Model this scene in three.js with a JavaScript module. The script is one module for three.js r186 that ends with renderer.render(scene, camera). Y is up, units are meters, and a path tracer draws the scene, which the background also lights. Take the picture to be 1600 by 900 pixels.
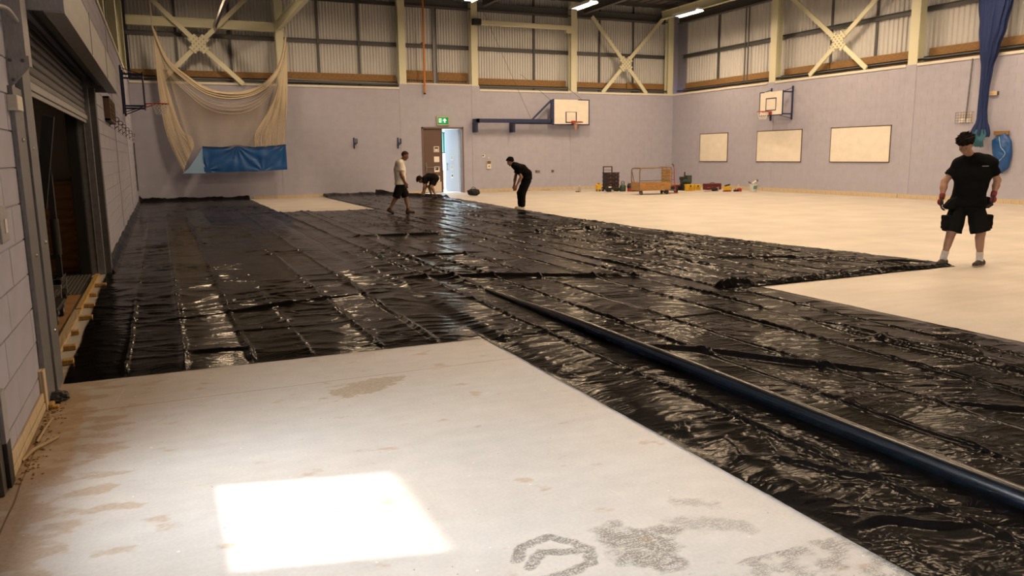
import * as THREE from 'three';
import { mergeGeometries } from 'three/addons/utils/BufferGeometryUtils.js';
import { RoundedBoxGeometry } from 'three/addons/geometries/RoundedBoxGeometry.js';
import { RectAreaLightUniformsLib } from 'three/addons/lights/RectAreaLightUniformsLib.js';

// ---------------------------------------------------------------- camera, sky, sun, exposure
const scene = new THREE.Scene();
const camera = new THREE.PerspectiveCamera(40.64, 1600 / 900, 0.05, 200);
camera.position.set(0, 1.62, 0);
camera.rotation.set(-0.1694, -0.4183, -0.0112, 'YXZ');
scene.add(camera);

scene.background = new THREE.Color().setRGB(.96, .98, 1.0);   // bright hazy sky beyond the glazed door
scene.backgroundIntensity = 62;

const sun = new THREE.DirectionalLight(new THREE.Color().setRGB(1, 0.96, 0.9), 6);
const SUN = new THREE.Vector3(-0.97, 1.0, -0.24).normalize();   // 45 degrees high, from the left through the exit door's pane
sun.position.copy(SUN).multiplyScalar(20).add(new THREE.Vector3(0, 0, -3.5));
sun.target.position.set(0, 0, -3.5);
sun.castShadow = true; sun.shadow.mapSize.set(2048, 2048); sun.shadow.radius = 2.6;
Object.assign(sun.shadow.camera, { left: -12, right: 12, top: 12, bottom: -12, near: 1, far: 50 });
sun.name = 'sun'; scene.add(sun, sun.target);

const renderer = new THREE.WebGLRenderer({ antialias: true });
renderer.toneMapping = THREE.LinearToneMapping;
renderer.toneMappingExposure = 1.0;
renderer.shadowMap.enabled = true;
RectAreaLightUniformsLib.init();
const LAMP_POWER = 88;                                         // nits of one high-bay batten
const LAMP_COLOR = new THREE.Color().setRGB(1, 0.70, 0.425);

// ---------------------------------------------------------------- helpers
let seed = 7;
const rnd = () => { seed = (seed * 1664525 + 1013904223) >>> 0; return seed / 4294967296; };
const rr = (a, b) => a + (b - a) * rnd();
const clamp = (x, a = 0, b = 1) => Math.min(b, Math.max(a, x));
const lerp = (a, b, t) => a + (b - a) * t;
const sstep = (a, b, x) => { const t = clamp((x - a) / (b - a)); return t * t * (3 - 2 * t); };
const PERM = new Uint8Array(512);
{ const p = [...Array(256).keys()]; for (let i = 255; i > 0; i--) { const j = Math.floor(rnd() * (i + 1)); [p[i], p[j]] = [p[j], p[i]]; } for (let i = 0; i < 512; i++) PERM[i] = p[i & 255]; }
const GX = new Float32Array(256), GY = new Float32Array(256);
for (let i = 0; i < 256; i++) { const a = i / 256 * Math.PI * 2 * 7.13; GX[i] = Math.cos(a); GY[i] = Math.sin(a); }
function n2(x, y, per = 0) {                                  // gradient noise, about -0.7..0.7; per > 0 repeats
  let xi = Math.floor(x), yi = Math.floor(y); const fx = x - xi, fy = y - yi;
  let x1 = xi + 1, y1 = yi + 1;
  if (per) { xi = ((xi % per) + per) % per; yi = ((yi % per) + per) % per; x1 = xi + 1 === per ? 0 : xi + 1; y1 = yi + 1 === per ? 0 : yi + 1; }
  xi &= 255; yi &= 255; x1 &= 255; y1 &= 255;
  const u = fx * fx * fx * (fx * (fx * 6 - 15) + 10), v = fy * fy * fy * (fy * (fy * 6 - 15) + 10);
  const a = PERM[PERM[xi] + yi], b = PERM[PERM[x1] + yi], c = PERM[PERM[xi] + y1], d = PERM[PERM[x1] + y1];
  const ga = GX[a] * fx + GY[a] * fy, gb = GX[b] * (fx - 1) + GY[b] * fy, gc = GX[c] * fx + GY[c] * (fy - 1), gd = GX[d] * (fx - 1) + GY[d] * (fy - 1);
  return lerp(lerp(ga, gb, u), lerp(gc, gd, u), v);
}
const fbm = (x, y, o = 4, per = 0) => { let s = 0, a = 1, f = 1; for (let i = 0; i < o; i++) { s += a * n2(x * f + i * 17.3 * (per ? 0 : 1), y * f, per ? per * f : 0); a *= .5; f *= 2; } return s; };

const usedNames = new Map();
function numbered(name) { const k = usedNames.get(name) || 0; usedNames.set(name, k + 1); return k ? name + '_' + String(k).padStart(3, '0') : name; }
function prep(g) { let r = g.index ? g.toNonIndexed() : g; for (const k of Object.keys(r.attributes)) if (!['position', 'normal', 'uv'].includes(k)) r.deleteAttribute(k); return r; }
function metre(g) {                                           // uv in metres from the dominant side of each face
  const p = g.attributes.position, n = g.attributes.normal; let uv = g.attributes.uv;
  if (!uv) { uv = new THREE.BufferAttribute(new Float32Array(p.count * 2), 2); g.setAttribute('uv', uv); }
  for (let i = 0; i < p.count; i++) {
    const ax = Math.abs(n.getX(i)), ay = Math.abs(n.getY(i)), az = Math.abs(n.getZ(i));
    if (ay >= ax && ay >= az) uv.setXY(i, p.getX(i), p.getZ(i)); else if (ax >= az) uv.setXY(i, p.getZ(i), p.getY(i)); else uv.setXY(i, p.getX(i), p.getY(i));
  }
  return g;
}
function geo(list) {
  list = (Array.isArray(list) ? list.flat(3) : [list]);
  if (list.length === 1 && (list[0].userData.keep)) return list[0];
  const keep = list[0].userData.keepUV;
  const g = list.length === 1 ? prep(list[0]) : mergeGeometries(list.map(prep));
  return keep ? g : metre(g);
}
function obj(name, list, material, parent = scene) {
  const m = new THREE.Mesh(geo(list), material);
  m.name = parent === scene ? numbered(name) : name; m.castShadow = m.receiveShadow = true; parent.add(m); return m;
}
function tag(o, label, category, group, kind) { o.userData.label = label; o.userData.category = category; if (group) o.userData.group = group; if (kind) o.userData.kind = kind; return o; }
function thing(name, label, category, [x, y, z] = [0, 0, 0], turn = 0, group) {
  const o = new THREE.Group(); o.name = numbered(name); o.position.set(x, y, z); o.rotation.y = turn; scene.add(o); return tag(o, label, category, group);
}
function copyOf(root, [x, y, z], turn, label) {
  const c = root.clone(); c.name = numbered(root.name.replace(/_\d{3}$/, '')); c.position.set(x, y, z); c.rotation.y = turn; c.userData = { ...root.userData, label }; scene.add(c); return c;
}
function struct(name, list, material) { const m = obj(name, list, material); m.userData.kind = 'structure'; return m; }
const V = (x, y, z) => new THREE.Vector3(x, y, z);
const bx = (x0, y0, z0, x1, y1, z1) => new THREE.BoxGeometry(Math.abs(x1 - x0), Math.abs(y1 - y0), Math.abs(z1 - z0)).translate((x0 + x1) / 2, (y0 + y1) / 2, (z0 + z1) / 2);
const rb = (x0, y0, z0, x1, y1, z1, r = .006) => new RoundedBoxGeometry(Math.abs(x1 - x0), Math.abs(y1 - y0), Math.abs(z1 - z0), 2, r).translate((x0 + x1) / 2, (y0 + y1) / 2, (z0 + z1) / 2);
function along(g, a, b) {                                      // turn a y-aligned shape of unit height onto the line a-b
  a = V(...a); b = V(...b); const d = b.clone().sub(a);
  return g.applyMatrix4(new THREE.Matrix4().compose(a.clone().add(b).multiplyScalar(.5), new THREE.Quaternion().setFromUnitVectors(V(0, 1, 0), d.clone().normalize()), V(1, d.length(), 1)));
}
const rod = (a, b, r = .01, seg = 8, r2 = r) => along(new THREE.CylinderGeometry(r2, r, 1, seg), a, b);
function bar(a, b, w, d, up = [0, 0, 1]) {                     // rectangular bar from a to b, w across, d along "up"
  a = V(...a); b = V(...b); const y = b.clone().sub(a), L = y.length(); y.normalize(); const x = y.clone().cross(V(...up)).normalize(), z = x.clone().cross(y);
  return new THREE.BoxGeometry(w, L, d).applyMatrix4(new THREE.Matrix4().makeBasis(x, y, z).setPosition(a.add(b).multiplyScalar(.5)));
}
const tube = (pts, r = .01, seg = 24, rs = 8, closed = false) => new THREE.TubeGeometry(new THREE.CatmullRomCurve3(pts.map((p) => V(...p)), closed, 'centripetal'), seg, r, rs, closed);
const ell = (x, y, z, rx, ry, rz, s = 14) => new THREE.SphereGeometry(1, s, Math.max(6, s - 4)).scale(rx, ry, rz).translate(x, y, z);
const ring = (x, y, z, R, r, seg = 28, rs = 8) => new THREE.TorusGeometry(R, r, rs, seg).rotateX(Math.PI / 2).translate(x, y, z);

// ---------------------------------------------------------------- materials
function tex(w, h, fn, srgb, rx = 1, ry = 1) {
  const d = new Uint8Array(w * h * 4);
  for (let y = 0; y < h; y++) for (let x = 0; x < w; x++) { const c = fn(x, y), i = (y * w + x) * 4; d[i] = clamp(c[0]) * 255; d[i + 1] = clamp(c[1]) * 255; d[i + 2] = clamp(c[2]) * 255; d[i + 3] = 255; }
  const t = new THREE.DataTexture(d, w, h); t.wrapS = t.wrapT = THREE.RepeatWrapping; t.magFilter = THREE.LinearFilter; t.minFilter = THREE.LinearMipmapLinearFilter; t.generateMipmaps = true;
  if (srgb) t.colorSpace = THREE.SRGBColorSpace; t.repeat.set(rx, ry); t.needsUpdate = true; return t;
}
const grey = (v) => [v, v, v];
const T = {};
T.grain = tex(512, 512, (x, y) => grey(.5 + .45 * fbm(x / 16, y / 16, 4, 32)), false, 1 / .8, 1 / .8);
T.mottle = tex(512, 512, (x, y) => grey(.94 + .07 * fbm(x / 64, y / 64, 4, 8)), false, 1 / 2.2, 1 / 2.2);
T.wood = tex(256, 512, (x, y) => { const g = .5 + .5 * Math.sin((x / 256 * 9 + 1.6 * n2(x / 64, y / 256, 0)) * 6.283), f = n2(x / 3, y / 60); const v = .78 + .12 * g + .14 * f; return [v, v * .97, v * .92]; }, true, 1 / .25, 1 / 1.2);
T.ply = tex(512, 512, (x, y) => { const v = .84 + .2 * fbm(x / 128 + 2 * n2(x / 128, y / 256), y / 24, 4); return [v, v * .96, v * .9]; }, true, 1 / 1.2, 1 / 1.2);
T.chip = tex(256, 256, (x, y) => { const v = .78 + .4 * n2(x / 7, y / 5) + .12 * n2(x / 40, y / 40); return [v, v * .96, v * .88]; }, true, 1 / .6, 1 / .6);
T.zinc = tex(256, 256, (x, y) => { const v = .86 + .09 * n2(x / 6, y / 40) + .07 * n2(x / 2.5, y / 12) + .05 * n2(x / 40, y / 40); return grey(v); }, true, 1 / .5, 1 / .5);
T.cloth = tex(256, 256, (x, y) => grey(.5 + .5 * fbm(x / 32, y / 32, 3, 8)), false, 1 / .5, 1 / .5);
const std = (rgb, roughness = .8, extra = {}) => new THREE.MeshStandardMaterial({ color: new THREE.Color().setRGB(...rgb), roughness, ...extra });
const M = {
  wall: std([.415, .418, .525], .62, { bumpMap: T.grain, bumpScale: .0012, map: T.mottle }),
  joint: std([.39, .393, .49], .8),
  cream: std([.66, .66, .50], .55),
  creamWhite: std([.68, .66, .60], .6),
  clad: std([.60, .61, .62], .45),
  cladDark: std([.16, .16, .16], .6),
  zinc: std([.33, .34, .36], .45, { metalness: .6, map: T.zinc }),
  zincDark: std([.15, .155, .165], .55, { metalness: .35, map: T.zinc }),
  zincLight: std([.52, .52, .54], .5, { metalness: .3, map: T.zinc }),
  timber: std([.62, .50, .33], .75, { map: T.wood }),
  timberOld: std([.46, .29, .14], .8, { map: T.chip }),
  yellowWood: std([.66, .44, .16], .75, { map: T.wood }),
  skirt: std([.80, .70, .53], .75, { map: T.wood }),
  ply: std([.48, .27, .10], .6, { map: T.ply }),
  brownDoor: std([.125, .075, .065], .55),
  blueSteel: std([.016, .026, .085], .4),
  board: std([.82, .78, .70], .5, { map: T.mottle }),
  red: std([.36, .035, .02], .45),
  black: std([.012, .012, .013], .5),
  blackMatt: std([.018, .017, .017], .85, { bumpMap: T.cloth, bumpScale: .003 }),
  rubber: std([.022, .021, .02], .75),
  white: std([.78, .78, .76], .6),
  whitePlastic: std([.74, .73, .70], .4),
  steel: std([.55, .55, .56], .3, { metalness: .9 }),
  orange: std([.55, .20, .035], .5),
  blueVinyl: std([.008, .075, .27], .38),
  blueVinylLight: std([.24, .40, .62], .42),
  netCream: std([.55, .47, .35], .85),
  greenMachine: std([.02, .05, .04], .5),
  yellow: std([.62, .38, .02], .5),
  darkRed: std([.12, .012, .014], .5),
  ceiling: std([.13, .12, .115], .85),
  glass: new THREE.MeshPhysicalMaterial({ color: 0xffffff, roughness: 0, transmission: 1, thickness: 0, ior: 1.5 }),
};
// ---------------------------------------------------------------- the setting
const XL = -.83, XR = 23.34, ZB = -32.69, ZF = 7;
// floor: the bare slab in front, whose marks are real stains, and the slab of the rest of the hall
function seg2(px, pz, ax, az, bx_, bz) { const dx = bx_ - ax, dz = bz - az, t = clamp(((px - ax) * dx + (pz - az) * dz) / (dx * dx + dz * dz)); return Math.hypot(px - ax - t * dx, pz - az - t * dz); }
function concrete(x, z) {                                     // colour of the trowelled concrete, linear-ish sRGB values
  const m = fbm(x * 1.1, z * 1.6, 4), s = n2(x * 2.2 + 40, z * 13), f = n2(x * 60, z * 60), g = fbm(x * 6 + 9, z * 9, 3);
  let v = .80 + .035 * m + .014 * s + .03 * f + .025 * g;
  const warm = .018 * n2(x * .9 + 31, z * 1.3);
  return [v + warm, v * .972, v * .938 - warm];
}
const FX0 = -.83, FX1 = 3.27, FZ0 = -6.9, FZ1 = -1.4;
const LOOPS = [[[1.19, -2.67], [1.26, -2.76], [1.4, -2.79], [1.47, -2.7], [1.49, -2.64]], [[1.22, -2.6], [1.31, -2.68], [1.42, -2.64], [1.5, -2.62], [1.46, -2.53], [1.36, -2.5], [1.24, -2.49]]];
const nearTex = tex(2048, 2048, (px, py) => {
  const x = lerp(FX0, FX1, px / 2048), z = lerp(FZ0, FZ1, py / 2048);
  let [r, g, b] = concrete(x, z);
  const k = (t, c) => { r = lerp(r, c[0], t); g = lerp(g, c[1], t); b = lerp(b, c[2], t); };
  // brown glue residue
  { const u = (x - 1.21) * .95 + (z + 5.33) * -.3, w = (x - 1.21) * .45 + (z + 5.33), e = Math.hypot(u / .34, w / .17) + .55 * fbm(x * 9, z * 14, 4); k(.72 * sstep(1, .82, e) * (.65 + .5 * n2(x * 40, z * 60)), [.60, .50, .37]); }
  // black adhesive marks, in ridges
  if (z > -3.1 && x > 1.05) {
    const grain = fbm(x * 110, z * 210, 3), streak = n2(x * 22 + 2 * n2(x * 9, z * 9), z * 130 + 3 * n2(x * 14, z * 14));
    let d = 1; for (const L of LOOPS) for (let i = 0; i + 1 < L.length; i++) d = Math.min(d, seg2(x, z, ...L[i], ...L[i + 1]));
    let a = sstep(.034, .018, d + .012 * fbm(x * 20, z * 20, 2));
    const e2 = Math.max(seg2(x, z, 1.66, -2.74, 1.72, -2.52) - .07, 0), tri = Math.min(seg2(x, z, 1.60, -2.72, 1.72, -2.76), seg2(x, z, 1.66, -2.66, 1.78, -2.55) - .07, seg2(x, z, 1.72, -2.62, 1.92, -2.62) - .02, seg2(x, z, 1.64, -2.5, 1.72, -2.42) - .06);
    a = Math.max(a, .95 * sstep(.05, -.01, tri + .05 * fbm(x * 12, z * 16, 3)));
    const faint = Math.min(seg2(x, z, 1.98, -2.66, 2.2, -2.52) - .03, seg2(x, z, 2.1, -2.86, 2.24, -2.74));
    const low = z - (-2.28 + .04 * n2(x * 7, 3)) > 0 && x > 1.75 ? .75 : 0;
    a = Math.max(a, .5 * sstep(.06, 0, faint + .05 * fbm(x * 11, z * 13, 3)), low * sstep(-.3, .3, fbm(x * 8, z * 10, 3)));
    k(a * sstep(-.45, .25, grain + .7 * streak) * .85, [.42, .40, .375]);
  }
  // joint line with its yellowish filler, a hairline crack along the wall
  { const zz = -5.58 + .006 * n2(x * 2, 5), d = Math.abs(z - zz); k(.75 * sstep(.008, .003, d), [.62, .52, .34]); const dc = Math.abs(x + .775 + .012 * n2(z * 3, 1)); if (z > -4.9) k(.8 * sstep(.006, .002, dc), [.30, .22, .16]); }
  // sandy dust along the wall, scraped clean further in
  { const edge = -.575 + .03 * n2(z * 7, 2.2) + .1 * sstep(-4.6, -4.0, z) * -1; const t = sstep(.015, -.015, x - edge) * sstep(-6.3, -5.7, z) * sstep(-4.3, -4.7, z + .2 * n2(x * 9, z * 9)); k(.6 * t * (.7 + .5 * fbm(x * 14, z * 14, 3)), [.74, .60, .42]); }
  { const t = sstep(.12, .42, fbm(x * 3.5 + 7, z * 6, 5) + .75 * clamp((.05 - x) / .8) - .3); k(.5 * t * (.75 + .4 * n2(x * 50, z * 70)), [.64, .49, .33]); }
  // blue chalk
  { const d = Math.min(seg2(x, z, -.17, -5.13, -.03, -5.3) + .03 * Math.abs(n2(x * 30, z * 30)), seg2(x, z, -.05, -5.42, .0, -5.44)); k(.4 * sstep(.03, 0, d) * (.5 + n2(x * 50, z * 50)), [.60, .68, .76]); }
  // white scratches and flecks, dark specks
  { const d = seg2(x, z, -.36, -6.05, -.40, -5.72); k(.5 * sstep(.006, .002, d), [.93, .88, .8]); }
  const w = n2(x * 26 + 5, z * 34), w2 = n2(x * 3 + 11, z * 4); if (w > .47 + .1 * (1 - w2)) k(.7 * sstep(.5, .6, w + .1 * w2), [.95, .94, .9]);
  const sp = n2(x * 41 + 50, z * 47); if (sp > .615) k(.8, [.32, .25, .2]);
  const scr = Math.abs(n2(x * 1.9 + z * 1.2, z * .8 + 20)); if (scr < .0025 && n2(x * 4.1, z * 4.1 + 60) > .3) k(.25, [.93, .91, .87]);
  return [r, g, b];
}, true);
nearTex.wrapS = nearTex.wrapT = THREE.ClampToEdgeWrapping;
const hallTex = tex(1024, 1024, (px, py) => { const P = 1024, m = fbm(px / 128, py / 128, 5, 8), s = n2(px / 128, py / 16, 64), f = n2(px / 4, py / 4, 256); let v = .80 + .06 * m + .03 * s + .02 * f; const sp = n2(px / 8 + 3, py / 8, 128) > .62 ? .75 : 1; return [v * sp, v * .972 * sp, v * .938 * sp]; }, true, 1 / 7, 1 / 7);
M.floorNear = std([.80, .80, .80], .55, { map: nearTex, bumpMap: T.grain, bumpScale: .0009 });
M.floorHall = std([.80, .80, .80], .5, { map: hallTex, bumpMap: T.grain, bumpScale: .0009 });
{
  const slab = bx(FX0 - .6, -.2, FZ0, FX1, 0, FZ1);                 // near slab carries its own stretch of texture
  const g = prep(slab), p = g.attributes.position, uv = g.attributes.uv;
  for (let i = 0; i < p.count; i++) uv.setXY(i, (p.getX(i) - FX0) / (FX1 - FX0), (p.getZ(i) - FZ0) / (FZ1 - FZ0));
  g.userData.keepUV = true;
  const fl = struct('floor', [bx(XL - 3.4, -.2, -40.5, XR + .7, 0, FZ0), bx(FX1, -.2, FZ0, XR + .7, 0, FZ1), bx(XL - .7, -.2, FZ1, XR + .7, 0, ZF + .6), bx(XL - 3.4, -.2, FZ0, FX0 - .6, 0, FZ1)], M.floorHall);
  obj('concrete_slab', g, M.floorNear, fl);
}
// block courses: single blocks where they can be told apart
const CH = .225, BL = .45;
const blockGeo = (w, axis) => { const h = CH - .012, L = w - .012; return axis === 'x' ? new THREE.BoxGeometry(L, h, .02) : new THREE.BoxGeometry(.02, h, L); };
function courses(from, to, top, hole, put) {                   // running bond between two ends
  for (let c = 0; c * CH < top - .1; c++) {
    const y0 = c * CH, y1 = Math.min(top, y0 + CH); let a = from - (c % 2 ? BL / 2 : 0);
    for (; a < to; a += BL) { const s = Math.max(from, a), e = Math.min(to, a + BL); if (e - s < .05) continue; if (hole(s, e, y0, y1)) continue; put(s, e, y0, y1); }
  }
}
// back wall
const DX0 = 10.36, DX1 = 12.27, DH = 2.85;
const wb = struct('wall_back', [bx(XL - .3, 0, ZB - .3, DX0, 4.46, ZB - .0035), bx(DX1, 0, ZB - .3, XR + .3, 4.46, ZB - .0035), bx(DX0, DH, ZB - .3, DX1, 4.46, ZB - .0035), bx(9.76, 4.46, ZB - .3, 12.74, 4.64, ZB - .0035),
  bx(XL - .9, 4.15, ZB - 1.0, XR + .9, 4.3, ZB - .29), bx(XL - .9, 4.2, ZB - 1.0, XR + .9, 8.9, ZB - .85)], M.joint);
{
  const list = [];
  const inDoor = (s, e, y0) => s > DX0 - .3 && e < DX1 + .3 && y0 < DH - .05;
  courses(XL, XR, 4.46, inDoor, (s, e, y0, y1) => {
    let a = s, b = e; if (y0 < DH) { if (a < DX0 && b > DX0) b = DX0; if (a < DX1 && b > DX1) a = DX1; } if (b - a < .04) return;
    list.push(bx(a + .003, y0 + .004, ZB - .02, b - .003, y1 - .004, ZB));
  });
  obj('block_courses', list, M.wall, wb).userData.kind = 'stuff';
  // boxed-in stanchions show as slightly proud strips of wall
  for (const x of [4.66, 9.62, 12.88, 17.8]) obj('pilaster', bx(x - .19, 0, ZB, x + .19, x > 9 && x < 13 ? 4.62 : 4.46, ZB + .012), M.wall, wb);
  for (const [a, b, y] of [[XL, 4.47, 4.46], [4.86, 9.43, 4.46], [13.07, 17.61, 4.46], [17.99, XR, 4.46]]) obj('coping', rb(a, y - .06, ZB - .3, b, y + .03, ZB + .03), M.creamWhite, wb);
  obj('coping', rb(9.8, 4.62, ZB - .3, 12.7, 4.68, ZB + .015), M.creamWhite, wb);
}
// right wall
const wr = struct('wall_right', [bx(XR + .0035, 0, ZB - .3, XR + .3, 4.46, ZF), bx(XR + .29, 4.15, ZB - 1, XR + 1.0, 4.3, ZF), bx(XR + .85, 4.2, ZB - 1, XR + 1.0, 8.9, ZF)], M.joint);
{
  const list = [];
  courses(ZB, 0, 4.46, () => false, (s, e, y0, y1) => list.push(bx(XR, y0 + .004, s + .004, XR + .02, y1 - .004, e - .004)));
  list.push(bx(XR, 0, 0, XR + .02, 4.46, ZF));
  obj('block_courses', list, M.wall, wr).userData.kind = 'stuff';
  for (const z of [-25.85, -19.19, -12.53]) obj('pilaster', bx(XR - .012, 0, z - .2, XR, 4.46, z + .2), M.wall, wr);
  for (const [a, b] of [[ZB, -26.07], [-25.63, -19.4], [-18.97, -12.75], [-12.3, ZF]]) obj('coping', rb(XR - .03, 4.4, a, XR + .3, 4.49, b), M.creamWhite, wr);
}
// left wall with the shutter opening and the glazed exit door beside the camera
const OZ0 = -12.45, OZ1 = -6.12, OH = 2.75, WZ0 = -4.24, WZ1 = -3.34, WY0 = 1.20, WY1 = 2.17;
const W2 = [-1.75, .65, 1.05, 2.1];
const wl = struct('wall_left', [bx(XL - .3, 0, ZB - .3, XL - .01, 4.46, OZ0), bx(XL - .3, OH, OZ0, XL - .01, 4.46, OZ1), bx(XL - .3, 0, OZ1, XL - .01, 4.46, WZ0 - .1), bx(XL - .3, WY1 + .12, WZ0 - .1, XL - .01, 4.46, WZ1 + .1),
  bx(XL - .3, 0, WZ1 + .1, XL - .01, 4.46, W2[0]), bx(XL - .3, 0, W2[0], XL - .01, W2[2], W2[1]), bx(XL - .3, W2[3], W2[0], XL - .01, 4.46, W2[1]), bx(XL - .3, 0, W2[1], XL - .01, 4.46, ZF), bx(XL - .9, 4.15, ZB - 1, XL - .29, 4.3, ZF), bx(XL - 1, 4.2, ZB - 1, XL - .85, 8.9, ZF)], M.joint);
{
  const list = []; let n = 0;
  const shared = {};
  courses(ZB, -1.76, 4.46, () => false, (s, e, y0, y1) => {
    if (y0 < OH - .02 && e > OZ0 && s < OZ1) { if (s < OZ0) e = OZ0; else if (e > OZ1) s = OZ1; else return; }
    if (y0 < WY1 + .12 && e > WZ0 - .1 && s < WZ1 + .1) { if (s < WZ0 - .1) e = WZ0 - .1; else if (e > WZ1 + .1) s = WZ1 + .1; else return; }
    if (e - s < .05) return;
    const seen = (s > -17.2 && e < OZ0 + .01) || (s > OZ1 - .01 && e < WZ0 && y0 < 2.6);
    if (!seen || n >= 298) { list.push(bx(XL - .02, y0 + .005, s + .005, XL + rr(-.001, .001), y1 - .005, e - .005)); return; }
    const key = (e - s).toFixed(3) + (y1 - y0).toFixed(3);
    const g = shared[key] ||= metre(prep(new RoundedBoxGeometry(.03, y1 - y0 - .009, e - s - .004, 1, .0025)));
    const m = new THREE.Mesh(g, M.wall); m.name = 'block'; m.castShadow = m.receiveShadow = true; m.position.set(XL - .015 + rr(-.0015, .0015), (y0 + y1) / 2, (s + e) / 2); wl.add(m); n++;
  });
  obj('block_courses', list, M.wall, wl).userData.kind = 'stuff';
  for (const z of [-25.85, -19.19]) obj('pilaster', bx(XL, 0, z - .2, XL + .012, 4.46, z + .2), M.wall, wl);
  obj('coping', rb(XL - .3, 4.4, ZB, XL + .03, 4.49, ZF), M.creamWhite, wl);
}
struct('wall_front', [bx(XL - 1, 0, ZF, XR + 1, 8.9, ZF + .3)], M.wall);
// store room behind the shutter
struct('wall_store', [bx(-4.2, 0, -13.1, XL - .3, 3.4, -12.9), bx(-4.2, 0, -6.0, XL - .3, 3.4, -5.8), bx(-4.2, 0, -13.1, -4.05, 3.4, -5.8), bx(-4.2, 3.3, -13.1, XL - .3, 3.45, -5.8)], std([.3, .27, .25], .9));
// roof
const ce = struct('ceiling', [bx(XL - 1, 8.62, ZB - 1, XR + 1, 8.85, ZF + .3)], M.ceiling);
{ const d = []; for (let x = XL - .8; x < XR + .8; x += .5) d.push(bx(x, 8.575, ZB - .85, x + .22, 8.62, -14)); obj('roof_deck', d, M.ceiling, ce).userData.kind = 'stuff'; for (const z of [-32.3, -30.6, -28.9, -27.2, -25.5]) obj('purlin', [bx(XL - .8, 8.38, z, XR + .8, 8.57, z + .02), bx(XL - .8, 8.38, z, XR + .8, 8.4, z + .07)], M.zincDark, ce); }
// profiled cladding above the block walls, one sheet per bay and tier
function profile(L, y0, y1, pitch, dep) {                      // ribs run upwards; x along the wall, z out of it
  const n = Math.max(1, Math.round(L / pitch)), p = L / n, out = [], pos = [];
  for (let i = 0; i < n; i++) for (const [u, d] of [[0, 0], [.34, 0], [.5, 1], [.84, 1]]) out.push([(i + u) * p, d * dep]);
  out.push([L, 0]);
  for (let i = 0; i + 1 < out.length; i++) { const [a, za] = out[i], [b, zb] = out[i + 1]; pos.push(a, y0, za, b, y0, zb, b, y1, zb, a, y0, za, b, y1, zb, a, y1, za); }
  const g = new THREE.BufferGeometry(); g.setAttribute('position', new THREE.Float32BufferAttribute(pos, 3)); g.computeVertexNormals(); g.setAttribute('uv', new THREE.Float32BufferAttribute(new Float32Array(pos.length / 3 * 2), 2)); return g;
}
const TIERS = [[4.3, 6.28], [6.28, 7.93], [7.93, 8.62]];
const BACKCOL = [-.75, 4.665, 9.62, 12.875, 17.795, 23.2];
for (let i = 0; i + 1 < BACKCOL.length; i++) for (const [y0, y1] of TIERS) { const m = obj('cladding_panel', profile(BACKCOL[i + 1] - BACKCOL[i], y0, y1, .126, .042), M.clad, wb); m.position.set(BACKCOL[i], 0, ZB - .62); }
const SIDECOL = [-32.5, -25.85, -19.19, -12.53, -5.9];
for (let i = 0; i + 1 < SIDECOL.length; i++) for (const [y0, y1] of TIERS) {
  const g = () => profile(SIDECOL[i + 1] - SIDECOL[i], y0, y1, .19, .045);
  const m = obj('cladding_panel', g(), M.clad, wr); m.position.set(XR + .62, 0, SIDECOL[i]); m.rotation.y = -Math.PI / 2;
  const q = obj('cladding_panel', g(), M.clad, wl); q.position.set(XL - .62, 0, SIDECOL[i + 1]); q.rotation.y = Math.PI / 2;
}
// rails, mullions, brown insulation boards, cable tray
for (const y of [6.28, 7.93]) {
  obj('girt', [bx(-.8, y - .08, ZB - .58, 23.3, y + .08, ZB - .56), bx(-.8, y + .06, ZB - .58, 23.3, y + .08, ZB - .5), bx(-.8, y - .08, ZB - .58, 23.3, y - .06, ZB - .5)], M.zincDark, wb);
  for (const [x, s, w] of [[XR + .56, -1, wr], [XL - .56, 1, wl]]) obj('girt', [bx(x, y - .08, ZB, x + s * .02, y + .08, ZF), bx(x, y + .06, ZB, x + s * .09, y + .08, ZF), bx(x, y - .08, ZB, x + s * .09, y - .06, ZF)], M.zincDark, w);
}
for (const x of [.91, 2.85, 6.25, 7.92, 16.0, 19.46, 21.33]) obj('mullion', [bx(x - .05, 4.3, ZB - .56, x + .05, 8.6, ZB - .54), bx(x - .05, 4.3, ZB - .56, x - .035, 8.6, ZB - .49)], M.zincDark, wb);
obj('mullion', [bx(11.13, 4.6, ZB - .5, 11.29, 8.6, ZB - .47), bx(11.27, 4.6, ZB - .5, 11.29, 8.6, ZB - .38)], M.zinc, wb);
for (const z of [-30.02, -23.3, -21.2, -16.9, -14.9]) obj('mullion', bx(XR + .53, 4.3, z - .05, XR + .56, 8.6, z + .05), M.zincDark, wr);
for (const z of [-28.05, -27.85]) obj('conduit', rod([XR + .42, 4.5, z], [XR + .42, 8.6, z], .03), M.zincDark, wr);
obj('dark_membrane', [bx(-.8, 4.3, ZB - .6, 23.2, 4.76, ZB - .572), bx(-.8, 4.3, ZB - .6, 23.2, 4.33, ZB - .3)], M.cladDark, wb);
obj('dark_membrane', [bx(XR + .572, 4.3, ZB, XR + .6, 4.76, ZF), bx(XR + .3, 4.3, ZB, XR + .6, 4.33, ZF)], M.cladDark, wr);
for (const [a, b, y0, y1] of [[-.75, 4.5, 4.72, 4.95], [4.85, 9.44, 4.74, 5.02], [9.8, 11.1, 4.85, 5.24], [11.34, 12.72, 4.85, 5.2], [9.8, 11.1, 4.5, 4.78], [11.34, 12.72, 4.5, 4.78], [13.06, 17.6, 4.72, 5.0], [18, 20.9, 4.72, 4.97], [20.94, 23.2, 4.72, 5.0]]) obj('insulation_board', bx(a, y0, ZB - .57, b, y1, ZB - .45), M.timberOld, wb);
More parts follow.
